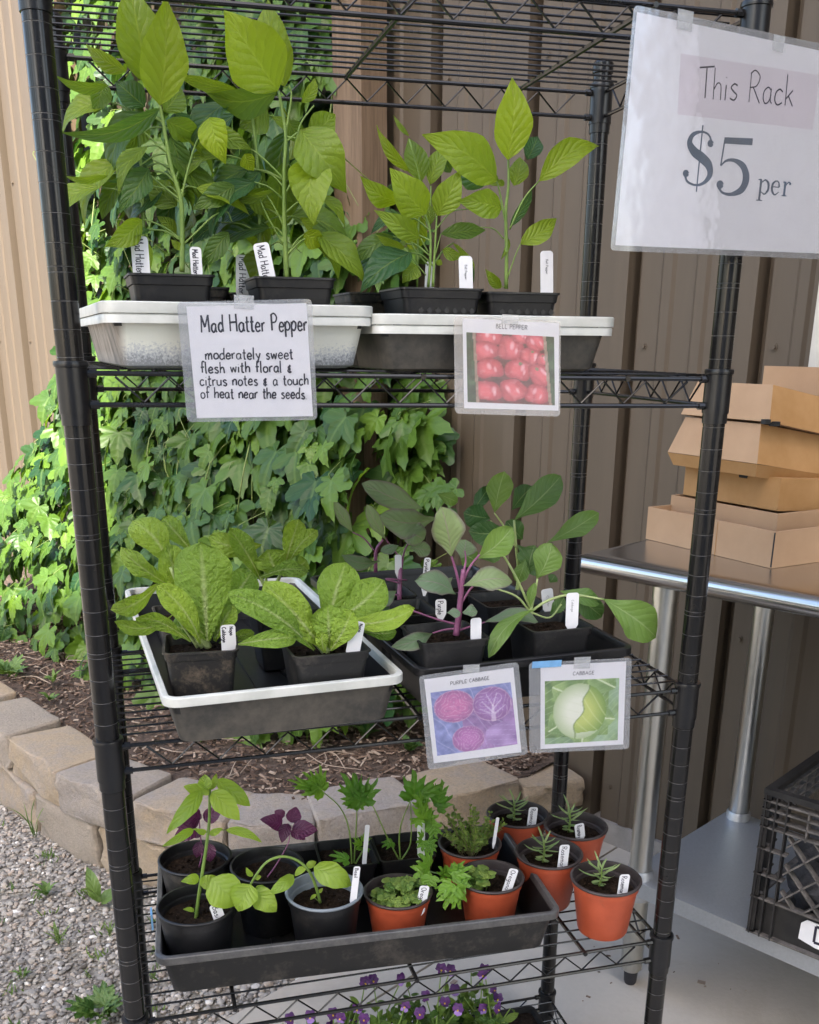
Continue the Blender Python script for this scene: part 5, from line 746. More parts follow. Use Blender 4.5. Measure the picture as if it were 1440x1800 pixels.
square_pot((15.6,8.3),-33.3,3.35,2.9,-3,'blackplastic','black square pot of the right parsley at the back of the herb tray','black square parsley pots')
TERRA=[((13.95,3.2),-33.3,'terracotta coloured pot full of round-leaved oregano at the front of the herb tray'),((19.3,3.4),-33.3,'terracotta coloured pot of a small oregano sprig beside the right end of the herb tray'),((19.45,7.4),-33.3,'terracotta coloured pot of twiggy thyme at the back right of the herb tray'),
 ((25.4,1.6),-33.45,'terracotta coloured rosemary pot at the front right corner of the shelf, nearest the post'),((23.5,5.1),-33.45,'terracotta coloured rosemary pot pressed against the end of the herb tray'),((26.45,7.9),-33.45,'terracotta coloured rosemary pot at the back, beside the rear rack post'),((23.6,10.3),-33.45,'terracotta coloured rosemary pot farthest back, next to the retaining wall end')]
p0=None
for c,z,lab in TERRA:
    if p0 is None: p0=round_pot(c,z,1.84,1.32,3.1,'terra','terrain','terrain',lab,GT)
    else: q=dup(p0,(c[0],c[1],z),rs.uniform(0,6),lab,GT); q.scale=(1.05,)*3 if c[0]>23 else (1,)*3
# ---------------------------------------------------------------- plants from measured leaves (base, tip, width, facing, bend, fold, tone)
def seedling(key,name,lab,cat_,prof,mat,stemmat,base,lobed=None,group=None,fmat=None,wave=.03,nu=12,cup=0.,extra=0):
    L,S=PLANTS[key]; t=thing(name,base,lab,cat_,group); rg=random.Random(key)
    b=MB()
    for pts_r in S: b.tube([V(*p) for p in pts_r[:-1]],pts_r[-1],7,5)
    e=b; b=MB()
    for q in L:
        leaf(b,q[0:3],q[3:6],q[6],q[7:10],prof,q[10],q[11],q[12],nu=nu,rng=rg,wave=wave,cup=cup)
    if extra:
        for k in range(extra):                                # fuller growth towards the back of the plant
            P=S[rg.choice((0,0,1))][:-1]; u=rg.uniform(.12,.85)*(len(P)-1); i=int(u); p=V(*P[i])+(V(*P[i+1])-V(*P[i]))*(u-i); a=rg.uniform(-.5,3.64); d=unit(V(math.cos(a),math.sin(a)*.9+.15,rg.uniform(.1,.7))); pl=rg.uniform(.7,1.9); q=p+d*pl; L=rg.uniform(1.5,3.3)
            e.tube([p,p+d*pl*.5+V(0,0,.15),q],[.04,.03],5,4,cap=False); dd=unit(V(d[0],d[1],d[2]-rg.uniform(.7,1.7))+V(rg.uniform(-.3,.3),0,0)); leaf(b,q,q+dd*L,L*rg.uniform(.45,.6),V(d[0]*.3+rg.uniform(-.4,.4),-.7,.6),prof,.14,.22,rg.choice((.05,.1,.2,.3,.5,.65)),rng=rg)
    e.build('stem',stemmat,t,angle=0)
    b.build('foliage',mat,t,angle=0); return t
seedling('pepA','pepper_plant','tall pepper plant at the far left, its big top leaf reaching the top wires','pepper plant','pepper','pepper','greenstem',(4.0,2.3,-.4),extra=26)
seedling('pepB','pepper_plant','tall pepper plant with a folded yellow-green top leaf, second from the left','pepper plant','pepper','pepper','greenstem',(8.95,2.6,-.4),extra=24)
seedling('pepC','pepper_plant','short bushy clump of bell pepper seedlings above the bell pepper card','pepper plant','pepper','pepper','greenstem',(15.1,2.4,-.7),extra=7)
seedling('pepD','pepper_plant','single bell pepper seedling with one upright pointed top leaf by the rear post','pepper plant','pepper','pepper','greenstem',(18.85,2.4,-.8))
seedling('napa1','napa_cabbage','pale green napa cabbage with a tall upright white-ribbed leaf at the left of its tray','cabbage','napa','napa','palestem',(4.35,2.3,-15.9),wave=.07,nu=16,cup=.0)
seedling('napa2','napa_cabbage','pale green napa cabbage spreading wide over the front of its tray','cabbage','napa','napa','palestem',(9.75,.85,-15.9),wave=.07,nu=16)
seedling('napa3','napa_cabbage','smaller pale napa cabbage at the back of the tray, against the vine','cabbage','napa','napa','palestem',(9,9,-15.9),wave=.07,nu=16)
seedling('purp1','purple_cabbage','purple-stemmed cabbage seedling at the front with a tall greyish leaf','cabbage','cab','purpcab','purplestem',(15.7,1.35,-15.9),wave=.05)
seedling('purp2','purple_cabbage','pair of purple-stemmed cabbage seedlings in the back row beside the vine','cabbage','cab','purpcab','purplestem',(14.8,10.4,-15.9),wave=.05)
seedling('cab1','green_cabbage','green cabbage seedling with one long leaf hanging out over the right end of the shelf','cabbage','cab','cab','palestem',(21.4,2.1,-15.9),wave=.05)
seedling('cab2','green_cabbage','tall dark green cabbage seedling in the back row with upright rounded leaves','cabbage','cab','cab','palestem',(19.6,10.8,-15.9),wave=.05)
seedling('basil1','basil_plant','upright green basil seedling with drooping top leaves at the front left','basil','basil','basil','greenstem',(3.35,2.5,-30.1))
seedling('basil2','basil_plant','basil seedling whose stem has flopped over to the left from the grey-rimmed pot','basil','basil','basil','greenstem',(9.75,2.25,-30.1))
seedling('pbasil1','purple_basil','dark purple basil seedling half hidden behind the upright green basil','basil','basil','purpbasil','purplestem',(3.65,7.7,-30.1))
seedling('pbasil2','purple_basil','pinkish purple basil seedling with pointed leaves, in the second pot from the left','basil','basil','purpbasil','purplestem',(7.15,5.75,-30.1))
rp=random.Random(21)
def rdir(up=.3): 
    a=rp.uniform(0,6.28); return unit(V(math.cos(a),math.sin(a),up))
# oregano: mounds of small round leaves
def oregano(c,z,r,h,n,lab,sz):
    t=thing('oregano_plant',(c[0],c[1],z),lab,'oregano'); b=MB(); s=MB()
    for _ in range(n):
        a=rp.uniform(0,6.28); q=rp.random()**.5*r; hh=h*(1-.5*(q/r)**2)*rp.uniform(.35,1); p=V(c[0]+q*math.cos(a),c[1]+q*math.sin(a),z+hh)
        s.tube([V(c[0]+q*.6*math.cos(a),c[1]+q*.6*math.sin(a),z),p],[.035,.025],5)
        a0=rp.uniform(0,3)
        for k in range(4):
            d=unit(V(math.cos(a0+k*1.57),math.sin(a0+k*1.57),rp.uniform(.1,.6))); l=sz*rp.uniform(.7,1.15); nn=V(-d[0]*.4,-d[1]*.4-.3,1)
            leaf(b,p+V(0,0,.12*(k%2)),p+d*l,l*.92,nn,'herb',.12,.1,rp.uniform(.2,.95),6,4,rp,.03,.15)
    s.build('stem','greenstem',t,angle=0); b.build('foliage','herb',t,angle=0)
oregano((13.95,3.1),-30.9,1.35,1.25,46,'dense mound of round-leaved oregano seedlings in the front terracotta pot',.48)
oregano((18.75,3.2),-30.9,.75,1.35,16,'small oregano sprig at the left side of its terracotta pot',.5)
t=thing('thyme_plant',(19.4,7.3,-30.9),'twiggy yellow-green thyme filling the back terracotta pot','thyme'); b=MB(); s=MB()
for _ in range(42):
    a=rp.uniform(0,6.28); d=unit(V(math.cos(a)*1.0,math.sin(a),rp.uniform(.9,2.4))); p=V(19.4+.6*math.cos(a)*rp.random(),7.3+.6*math.sin(a)*rp.random(),-30.9); L=rp.uniform(1.2,2.6); P=[p,p+d*L*.5+V(0,0,.2),p+d*L]
    s.tube(P,[.03,.018],5,4)
    Q=cat([np.array(x) for x in P],6)
    for q in Q[3:]:
        for k in (0,1):
            e=unit(V(rp.uniform(-1,1),rp.uniform(-1,1),rp.uniform(.1,.9))); l=rp.uniform(.16,.32); leaf(b,q,q+e*l,l*.62,V(rp.uniform(-.5,.5),-.5,1),'herb',.1,.1,rp.uniform(.35,1),4,2,rp)
s.build('stem','brownstem',t,angle=0); b.build('foliage','herb',t,angle=0)
# rosemary
for (x,y,z),lab,hh in (((25.2,1.9,-30.9),'tiny rosemary cutting in the pot closest to the front rack post',1.1),((23.2,5.2,-30.9),'rosemary cutting in the pot against the end of the herb tray',1.35),((26.2,8.3,-30.9),'rosemary cutting in the back pot beside the rear rack post',1.45),((23.5,10.7,-30.9),'rosemary cutting in the farthest back pot by the stone wall',1.3)):
    t=thing('rosemary_plant',(x,y,z),lab,'rosemary','rosemary cuttings'); b=MB(); s=MB(); top=V(x+rp.uniform(-.1,.1),y,z+hh); s.tube([V(x,y,z),(V(x,y,z)+top)/2+V(.05,0,0),top],[.07,.04],6,4); s.build('stem','greenstem',t,angle=0)
    for k in range(20):
        u=(k+.5)/20; a=k*2.4; p=V(x,y,z)+(top-V(x,y,z))*u**.8; up=-.05+.95*u; d=unit(V(math.cos(a),math.sin(a),up)); l=(1.15 if u>.4 else .5)*rp.uniform(.75,1.15); leaf(b,p,p+d*l,.13 if u>.3 else .2,V(0,-.4,1),'line',-.12,.2,rp.uniform(.2,.9),6,2,rp)
    b.build('foliage','rosemary',t,angle=0)
# parsley: fans of lobed leaflets on long thin stalks
def parsley(base,stalks,lab):
    t=thing('parsley_plant',base,lab,'parsley'); b=MB(); s=MB()
    for P,fans in stalks:
        s.tube([V(*p) for p in P],[.055,.03],6,5)
        for f in fans:
            B=V(*f[:3]); T=V(*f[3:6]); T=B+(T-B)*.82; lobeleaf(b,B,T,f[6]*.82,V(*f[7:10]),'parsley',.05,.1,f[10],rp,.1)
    s.build('stem','greenstem',t,angle=0); b.build('foliage','parsley',t,angle=0)
for key,base,lab in (('pars1',(12.3,7.2,-31.0),'parsley seedling with three long stalks in the left square pot'),('pars2',(15.4,7.0,-31.0),'parsley seedling in the right square pot, one leaf hanging over the front pots')): parsley(base,PARS[key],lab)
# violets on the lowest shelf
t=thing('violet_tray',(15,6,-47.2),'black pack of violets on the lowest shelf, mostly below the picture','tray'); b=MB(); b.loft([rr(19,7,.4,-47.2,c=(15.2,6.2)),rr(20,8,.4,-44.9,c=(15.2,6.2)),rr(20.4,8.4,.4,-44.9,c=(15.2,6.2))],capb=True); b.build('tray_body','blackplastic',t); b=MB(); b.add([tuple(p) for p in rr(19.8,7.8,.4,-45.2,c=(15.2,6.2))],[tuple(range(20))]); b.build('soil','soil',t)
rv=random.Random(4)
GV='purple violets on the lowest shelf'
for i,(x0,lab) in enumerate(((8.4,'violet plant at the left end of the lowest shelf row'),(11.2,'violet plant second from the left on the lowest shelf'),(14.2,'violet plant in the middle of the lowest shelf, with one tall dark flower'),(17.2,'violet plant on the lowest shelf below the herb tray end, second from the right'),(20.2,'violet plant at the right end of the lowest shelf row, beside the rear rack post'))):
    t=thing('violet_plant',(x0,6,-45.2),lab,'violet',GV); s=MB();b=MB();tops=[q for q in VIOL if abs(q[0]-x0)<1.5]
    tips=[(V(*q),True) for q in tops]+[(V(x0+rv.uniform(-1.6,1.6),rv.uniform(3.5,8.5),rv.uniform(-43.5,-39.9)),rv.random()<.15) for _ in range(22)]
    for p,fl in tips:
        r0=V(x0+rv.uniform(-1,1),6+rv.uniform(-2,2),-45.2); s.tube([r0,(r0+p)/2+V(rv.uniform(-.3,.3),rv.uniform(-.2,.2),.4),p],[.06,.035],5,4)
        for k in range(9):
            u=rv.uniform(.2,1.) if not fl else rv.uniform(.2,.8); q=r0+(p-r0)*u; d=rdir(.35) if 0 else unit(V(rv.uniform(-1,1),rv.uniform(-1,1),rv.uniform(-.1,.8))); l=rv.uniform(.55,1.15); leaf(b,q,q+d*l,l*.42,V(rv.uniform(-.4,.4),-.5,.8),'herb',.1,.15,rv.uniform(.2,1),5,3,rv)
        if fl:
            f=MB(); fw=unit(V(rv.uniform(-.7,.7),-1,rv.uniform(-.2,.5))); rt=unit(np.cross(fw,V(0,0,1))); up=np.cross(rt,fw)
            for a,l,w in ((62,.42,.38),(118,.42,.38),(8,.36,.32),(172,.36,.32),(270,.42,.46)):
                f.k=1 if a==270 and rv.random()<.6 else 0; d=rt*math.cos(R(a))+up*math.sin(R(a))+fw*-.15; leaf(f,p+fw*.03,p+d*l,w,fw,'herb',.05,.0,.5,5,4,rv,.08)
            f.k=2; f.tube([p+fw*.02-up*.03,p+fw*.09-up*.05],.05,6); f.build('flower',['petal','petalface','yellow'],t,angle=0)
    s.build('stem','greenstem',t,angle=0); b.build('foliage','violaleaf',t,angle=0)
# ---------------------------------------------------------------- handwriting
GL={'a':("4,4.5 2.5,5.2 .6,4 .3,1.6 1.6,0 3.2,.8 4.2,3;4.2,5 4.1,1.5 4.8,0",5.2),'b':("0.3,10 .4,0;.4,3 2,5.2 4,4 4,1.2 2.2,0 .4,.8",4.8),'c':("4,4.4 2.4,5.2 .6,3.8 .4,1.4 2,0 4.2,.9",4.6),'d':("4,4.2 2.4,5.2 .5,3.8 .4,1.2 2,0 4,1.4;4.2,10 4,5 4.3,0",5),
'e':(".6,2.6 4,3 3.4,4.9 1.8,5.1 .4,3 .8,.8 2.4,0 4.4,1",4.8),'f':("3.6,9.4 2.2,10 1.3,8.4 1.3,0;-.2,5 3.2,5.2",3.4),'g':("4,4.4 2.4,5.2 .5,3.8 .5,1.6 2,.4 4,2;4.1,5 4.1,-2 2.4,-4 .4,-3",5),'h':(".4,10 .4,0;.4,3 2,5.2 3.8,4.4 4,0",4.8),
'i':(".6,5 .6,0;.6,7 .7,7.4",1.8),'k':(".4,10 .4,0;3.8,5.2 .5,2.2;1.6,3.2 4.2,0",4.6),'l':(".5,10 .5,.6 1.2,0",1.9),'m':(".3,5 .4,0;.4,3 1.8,5.2 3,4.4 3,0;3,3 4.6,5.2 5.8,4.4 6,0",7),'n':(".3,5 .4,0;.4,3 2,5.2 3.8,4.4 4,0",4.8),
'o':("2.4,5.2 .5,3.8 .5,1.2 2.2,0 4.2,1.4 4.2,3.8 2.4,5.2",5),'p':(".3,5 .3,-4;.3,3.4 2,5.2 4,4 4,1.4 2.2,0 .4,1",4.8),'r':(".3,5 .4,0;.4,3 1.6,4.9 3.2,5",3.6),'s':("3.6,4.6 2,5.2 .6,4 2,2.8 3.6,1.6 2.4,0 .3,.6",4.2),'t':("1.4,8.6 1.3,1 2.2,0 3,.4;-.2,5.4 3,5.6",3.4),
'u':(".3,5 .4,1.4 1.8,0 3.6,1.2 4,5;4,5 4.2,0",5),'w':(".2,5 1.4,0 2.8,4.2 4.2,0 5.6,5",6.2),'y':(".2,5 2,1;4.2,5 1.6,-2.4 .2,-4",4.6),'.':(".4,0 .7,.4",1.4),'&':("3.4,5.8 1.2,5 1,3.6 3,3 1,2.4 .6,.9 2,0 3.8,.8;2.2,6.8 2.2,-1",4.6),' ':("",3.6),
'T':("-.6,9.2 6.4,10;3,9.6 2.8,0",5.6),'R':(".6,9.6 .5,0;.2,9 2.6,10.2 5,8.4 3.8,5.6 .6,4.6;2,4.8 5.6,0",6.2),'M':(".2,0 .8,9.8;.8,9.8 3.6,3;3.6,3 6.6,10;6.6,10 7,0",8),'H':(".3,10 .3,0;6,10 6,0;.3,5 6,5.2",7.2),'P':(".4,9.6 .4,0;-.4,9 2.6,10 5,8 3.8,5.2 .4,4.6",5.8),
'N':(".3,0 .3,10;.3,10 5,0;5,0 5,10",6.4),'C':("5,8.6 3,10 .8,7.6 .5,3 2.4,0 5.2,1.2",6.2),'B':(".4,10 .4,0;0,9.8 3.4,9.6 4,7.4 .5,5.4;.5,5.4 4.6,4.4 4.4,1 .2,0",5.8),'O':("3,10 .6,7.6 .6,2.4 3,0 5.4,2.4 5.4,7.6 3,10",6.6),
'E':("5,10 .5,10;.5,10 .5,0;.5,0 5,0;.5,5.2 4,5.2",6),'L':(".5,10 .5,0;.5,0 4.8,0",5.6),'U':(".4,10 .5,2 2.6,0 5,2 5.2,10",6.4),'A':("0,0 3,10;3,10 6,0;1.2,3.8 4.8,3.8",6.8),'G':("5,8.6 3,10 .8,7.6 .5,3 2.4,0 5.2,1.2;5.2,1.2 5.2,4.4;5.2,4.4 3.2,4.4",6.4),
'D':(".5,10 .5,0;.5,10 3,9.6 5,7 5,3 3,.4 .5,0",6)}
class Card:
    """a flat card: lower-left corner, unit right, unit up (inches)"""
    def __init__(s,o,u,v): s.o=V(*o); s.u=unit(u); s.n=unit(np.cross(s.u,V(*v))); s.v=np.cross(s.n,s.u)
    def p(s,a,b,h=0): return s.o+s.u*a+s.v*b+s.n*h
def ribbon(mb,card,pts,w,h):
    m=len(pts); ww=[w]*m if np.isscalar(w) else w; vs=[]
    for i,p in enumerate(pts):
        t=unit(np.array(pts[min(i+1,m-1)])-np.array(pts[max(i-1,0)])); nx=V(-t[1],t[0])
        vs+=[card.p(*(np.array(p)+nx*ww[i]/2),h),card.p(*(np.array(p)-nx*ww[i]/2),h)]
    mb.add(vs,[(2*i,2*i+1,2*i+3,2*i+2) for i in range(m-1)])
def write(mb,card,txt,p0,p1,cap,w,h=.012,seed=1,wob=.25,slant=0.):
    rg=random.Random(seed); tot=sum(GL[c][1]+.8 for c in txt); p0=np.array(p0,float);p1=np.array(p1,float); L=np.linalg.norm(p1-p0); d=(p1-p0)/L; e=V(-d[1],d[0]); kx=L/tot; ky=cap/10; x=0; hh=h
    for c in txt:
        st,ad=GL[c]; jy=rg.uniform(-wob,wob)
        for q in st.split(';'):
            if not q: continue
            P=[np.array([float(k) for k in z.split(',')]) for z in q.split()]
            P=[p0+d*(kx*(x+a[0]+slant*a[1]+rg.uniform(-wob,wob)*.5))+e*(ky*(a[1]+jy+rg.uniform(-wob,wob)*.5)) for a in P]
            if len(P)>2: P=cat(P,5)
            hh+=.00035; ribbon(mb,card,P,w*rg.uniform(.85,1.15),hh)
        x+=ad+.8
def quadplate(mb,card,P,h0,h1,n=1):
    m=len(P); vs=[card.p(a,b,h) for h in (h0,h1) for a,b in P]; mb.add(vs,[tuple(range(m))[::-1],tuple(range(m,2*m))]+[(i,(i+1)%m,m+(i+1)%m,m+i) for i in range(m)])
def picture(card,P,fn,nx,ny,h,parent):
    b=MB(); q=[np.array(p,float) for p in P]; cols=[]   # TL TR BR BL
    vs=[]
    for j in range(ny+1):
        for i in range(nx+1):
            u,v=i/nx,j/ny; a=(q[3]*(1-u)+q[2]*u)*(1-v)+(q[0]*(1-u)+q[1]*u)*v; vs.append(card.p(a[0],a[1],h)); cols.append(fn(u,v))
    b.add(vs,[(j*(nx+1)+i,j*(nx+1)+i+1,(j+1)*(nx+1)+i+1,(j+1)*(nx+1)+i) for j in range(ny) for i in range(nx)])
    o=b.build('printed_photo','pic',parent,smooth=False); at=o.data.color_attributes.new('pic','FLOAT_COLOR','POINT')
    at.data.foreach_set('color',[k for c in cols for k in lin(*[max(0,min(255,z)) for z in c])]); return o
_ng=np.random.RandomState(3).rand(64,64)
def vn(x,y,s):
    x*=s;y*=s; i,j=int(math.floor(x)),int(math.floor(y)); a,b=x-i,y-j; a=a*a*(3-2*a); b=b*b*(3-2*b); g=lambda p,q:_ng[p%64,q%64]
    return (g(i,j)*(1-a)+g(i+1,j)*a)*(1-b)+(g(i,j+1)*(1-a)+g(i+1,j+1)*a)*b
def mixc(a,b,t): t=max(0,min(1,t)); return tuple(p+(q-p)*t for p,q in zip(a,b))
PP=[(.26,.96,.15,.12,0),(.2,.75,.16,.13,.3),(.5,.8,.15,.17,-.1),(.62,.97,.1,.1,.2),(.8,.9,.13,.13,.4),(.72,.7,.12,.12,-.3),(.87,.66,.08,.09,.2),(.25,.5,.16,.14,.2),(.58,.5,.15,.15,-.2),(.84,.43,.13,.17,.5),(.22,.17,.17,.14,-.1),(.52,.2,.15,.16,.4),(.8,.15,.14,.14,-.3)]
def f_pepper(u,v):
    x0=.1+.03*(1-v); x1=.93-.06*v
    if u<x0 or u>x1: 
        if x0-.03<u<x0 or x1<u<x1+.035: return mixc((150,125,110),(190,165,150),vn(u,v,30))
        return mixc((25,45,35),(75,110,75),vn(u,v,14)*.7+vn(u,v,30)*.3)
    c=mixc((40,8,14),(95,15,25),vn(u,v,9))
    for cx,cy,rx,ry,ro in PP:
        dx,dy=u-cx,v-cy; a=dx*math.cos(ro)+dy*math.sin(ro); b=-dx*math.sin(ro)+dy*math.cos(ro); th=math.atan2(b/ry,a/rx); q=(abs(a/rx)**2.6+abs(b/ry)**2.6)*(1+.16*math.cos(3*th+cx*20)+.08*math.sin(5*th+cy*31))*(1+.35*max(0,.45-abs(a/rx))*(b<0))
        if q<1:
            l=1-q; gr=abs(math.sin((a/rx)*(2.4+.9*((cx*37)%1))+cx*9+.5*math.sin(b/ry*2)))**.6
            c=mixc((150,20,38),(232,84,98),l*1.1*(.45+.55*gr))
            hx=.45*math.sin(cx*50); hl=max(0,1-(((a/rx+hx)/.2)**2+((b/ry-.25)/.45)**2))+max(0,1-(((a/rx-.4+hx*.3)/.13)**2+((b/ry+.15)/.35)**2))+.8*max(0,vn(u,v,26)-.62); c=mixc(c,(255,195,202),hl*.85)
            st=((a/rx-.05)**2+(b/ry-.62)**2); 
            if st<.022 and (int(cx*100)%3==0): c=(95,110,60)
    return mixc(c,(255,215,225),.2+.08*vn(u,v,40))
PC=[(.27,.74,.25,.25,0),(.74,.7,.245,.27,1),(.4,.2,.2,.21,2)]
def f_purple(u,v):
    k=vn(u,v,5); c=mixc((70,85,150),(150,160,225),vn(u,v,11)*.6+vn(u,v,26)*.4) if u<.35 or v>.75 else mixc((95,55,120),(185,135,205),vn(u+.3,v,10)*.6+vn(u,v,24)*.4)
    ve=abs(math.sin(u*21+v*13+4*vn(u,v,4))); c=mixc(c,(205,205,245),max(0,.2-ve)*3)
    if .62<u and .02<v<.42 and (u-.9)**2/.09+(v-.2)**2/.04<1: c=mixc((110,70,140),(190,150,215),vn(u,v,8)); c=mixc(c,(220,205,240),max(0,.25-abs(math.sin(v*40+u*6)))*2)
    for cx,cy,rx,ry,kd in PC:
        dx,dy=(u-cx)/rx,(v-cy)/ry; q=dx*dx+dy*dy
        if q<1:
            th=math.atan2(dy,dx); r=math.sqrt(q)
            base=(205,95,160) if kd==0 else ((150,95,175) if kd==1 else (185,95,175)); c=mixc(base,(110,50,115),r**3*.7)
            w=abs(math.sin(r*13+2.2*math.sin(th*3+kd*2)+5*vn(u+kd,v,7))); c=mixc(c,(240,205,235),max(0,.34-w)*1.9); c=mixc(c,(110,45,115),.5*max(0,vn(u,v,22)-.55)*2)
            if kd==1: 
                
                for (x0,y0,x1,y1,wq) in ((.0,-.95,.02,-.1,.13),(.0,-.5,-.5,.2,.05),(.02,-.3,.5,.25,.05),(.02,-.1,-.25,.6,.04),(.02,-.1,.3,.62,.04),(-.1,-.55,-.65,-.2,.04),(.1,-.55,.65,-.15,.04)):
                    t=max(0,min(1,((dx-x0)*(x1-x0)+(dy-y0)*(y1-y0))/((x1-x0)**2+(y1-y0)**2))); dd=math.hypot(dx-x0-t*(x1-x0),dy-y0-t*(y1-y0))
                    if dd<wq*(1-.6*t): c=mixc(c,(240,228,240),.6)
                w2=abs(math.sin(th*7+r*3)); c=mixc(c,(235,215,240),max(0,.3-w2)*1.6*(1-r))
            if q>.9: c=mixc(c,(245,215,235),.35)
    return mixc(c,(250,240,250),.26)
def f_cabbage(u,v):
    g=vn(u,v,6)*.5+vn(u,v,17)*.5; s=abs(math.sin((u*.7-v)*26+5*vn(u,v,3))); c=mixc((45,85,30),(150,185,90),g); c=mixc(c,(200,220,160),max(0,.3-s)*1.8)
    if u>.86 or v<.1: c=mixc(c,(175,205,185),.5*vn(u,v,4)+.2)
    for (x0,y0,a0) in ((.05,.2,.6),(.1,.9,-.5),(.95,.85,2.6),(.95,.35,3.0),(.5,-.05,1.5)):      # big outer leaves behind the head
        a=(u-x0)*math.cos(a0)+(v-y0)*math.sin(a0); b=-(u-x0)*math.sin(a0)+(v-y0)*math.cos(a0)
        if 0<a<.42 and abs(b)<.2*math.sin(math.pi*a/.44)+.02:
            c=mixc((70,115,45),(165,195,110),.25+.9*vn(u,v,9)*(1-abs(b)*2)); w=abs(math.sin((a-abs(b)*.8)*60)); c=mixc(c,(205,222,165),max(0,.2-w)*2.2)
            if abs(b)<.012: c=(215,228,180)
    dx,dy=(u-.47)/.36,(v-.5)/.44; q=dx*dx+dy*dy
    if q<1:
        l=1-q; e=.47+.1*math.cos((v-.9)*3.4)+.03*math.sin(v*16)
        if u<e or v<.16+.1*(u-.5): c=mixc((175,195,140),(244,246,226),l*1.25); w=abs(math.sin(v*24+u*9)); c=mixc(c,(205,215,175),max(0,.22-w)*1.6)
        else: c=mixc((95,140,35),(196,210,95),l*1.1+.1); w=abs(math.sin((u*1.2+v)*17+1.5*math.sin(v*5))); c=mixc(c,(226,235,165),max(0,.28-w)*2.2)
        if abs(u-e)<.012: c=mixc(c,(90,120,50),.5)
    return mixc(c,(245,250,240),.16)
def card_sign(name,card,pouch,paper,lab,cat_='sign'):
    t=thing(name,tuple(card.p(2,2)),lab,cat_,None); b=MB(); cx=sum(p[0] for p in pouch)/4; cy=sum(p[1] for p in pouch)/4
    # rounded pouch corners
    P=[]
    for i in range(4):
        a,p,q=np.array(pouch[i-1],float),np.array(pouch[i],float),np.array(pouch[(i+1)%4],float); r=.22
        u1=unit(a-p);u2=unit(q-p)
        for k in range(5): s=k/4; P.append(p+u1*r*(1-s)**2+u2*r*s**2)
    quadplate(b,card,P,.018,.030); b.build('laminate_front','film',t,smooth=False)
    b=MB(); quadplate(b,card,P,-.012,-.002); b.build('laminate_back','backfilm',t,smooth=False)
    b=MB(); quadplate(b,card,paper,0,.008); b.build('paper_sheet','paper',t,smooth=False); return t
def tape(card,a,b_,w,h,parent,blue=False):
    m=MB(); quadplate(m,card,[(a,b_),(a+w,b_-.03),(a+w+.02,b_+h),(a+.02,b_+h+.03)],.036,.042); m.build('tape_strip','bluetape' if blue else 'tape',parent,smooth=False)
# price sign
C1=Card((21.12,-2.6,1.16),(.987,.161,0),(0,0,1))
t=card_sign('price_sign',C1,[(0,0),(11.9,.1),(11.75,8.2),(.35,8.48)],[(.23,.2),(11.6,.33),(11.45,7.95),(.5,8.26)],'large laminated white price sign reading This Rack $5 per, hung from the rack')
b=MB(); quadplate(b,C1,[(2.77,5.06),(9.92,5.1),(9.95,7.12),(2.69,7.14)],.009,.013); b.build('pasted_note','note',t,smooth=False)
b=MB(); write(b,C1,'This Rack',(3.75,5.72),(8.75,5.88),1.12,.055,.0145,5,.2); b.build('handwriting','ink',t,smooth=False)
def didone(mb,x0,y0,sc,strokes,h,k=1.1,kx=None):
    kx=kx or sc
    strokes=[(p,[z*k for z in w],m_) for p,w,m_ in strokes]
    for k,(pts,ws,sm) in enumerate(strokes):
        P=[V(*p) for p in pts]; n=len(P)
        if sm and n>2: 
            Q=cat(P,8); W=list(np.interp(np.linspace(0,n-1,len(Q)),range(n),ws))
        else: Q=P; W=ws
        ribbon(mb,C1,[(x0+q[0]*kx,y0+q[1]*sc) for q in Q],[z*sc for z in W],h+.0006*k)
def ball(x,y,r): return ([(x+r*math.cos(a)*.5,y+r*math.sin(a)*.5) for a in [R(20*k) for k in range(19)]],[r]*19,False)
b=MB()
didone(b,3.2,2.55,.205,[([(2.95,-.9),(3.05,10.9)],[.3,.3],False),([(4.9,7.9),(4.3,9.3),(3.0,9.75),(1.5,9.1),(1.0,7.6),(1.9,6.2),(3.3,5.3),(4.7,4.1),(5.1,2.4),(4.2,.9),(2.8,.3),(1.2,.8),(.6,2.2)],[.5,.35,.35,.75,1.2,1.55,1.7,1.6,1.2,.6,.35,.4,.5],True),ball(4.7,7.9,.62),ball(.8,2.2,.62)],.0145,kx=.285)
didone(b,4.95,2.35,.21,[([(.95,9.45),(6.0,9.75)],[1.0,1.1],False),([(1.05,9.6),(.75,5.0)],[.32,.32],False),([(.75,5.05),(1.7,6.0),(3.2,6.15),(4.8,5.2),(5.5,3.2),(4.9,1.2),(3.2,.2),(1.6,.3),(.7,1.2)],[.3,.4,.65,1.25,1.6,1.3,.6,.4,.45],True),ball(.95,1.7,.72)],.0145,kx=.295)
didone(b,7.25,2.5,.105,[([(1.2,5.2),(1.2,-2.4)],[1.,1.],False),([(-.1,-2.4),(2.5,-2.4)],[.35,.35],False),([(0,5),(1.2,5.2)],[.4,.4],False),([(1.5,4.0),(3,5.1),(4.5,3.9),(4.6,1.6),(3.2,0),(1.5,.8)],[.35,.5,1.0,1.0,.5,.35],True),
 ([(6.4,2.9),(9.5,2.9)],[.35,.35],False),([(9.5,3.),(9.0,4.6),(7.9,5.1),(6.5,3.9),(6.4,1.6),(7.8,.05),(9.5,1.2)],[.9,.55,.4,1.0,1.0,.5,.3],True),([(12.,5.1),(12.,0)],[1.,1.],False),([(10.9,0),(13.2,0)],[.35,.35],False),([(11,4.9),(12,5.1)],[.4,.4],False),([(12.2,3.4),(13.2,4.9),(14.2,4.9)],[.35,.45,.5],True),ball(14.2,4.5,.5)],.0145,kx=.124)
b.build('printed_price','print',t,smooth=False)
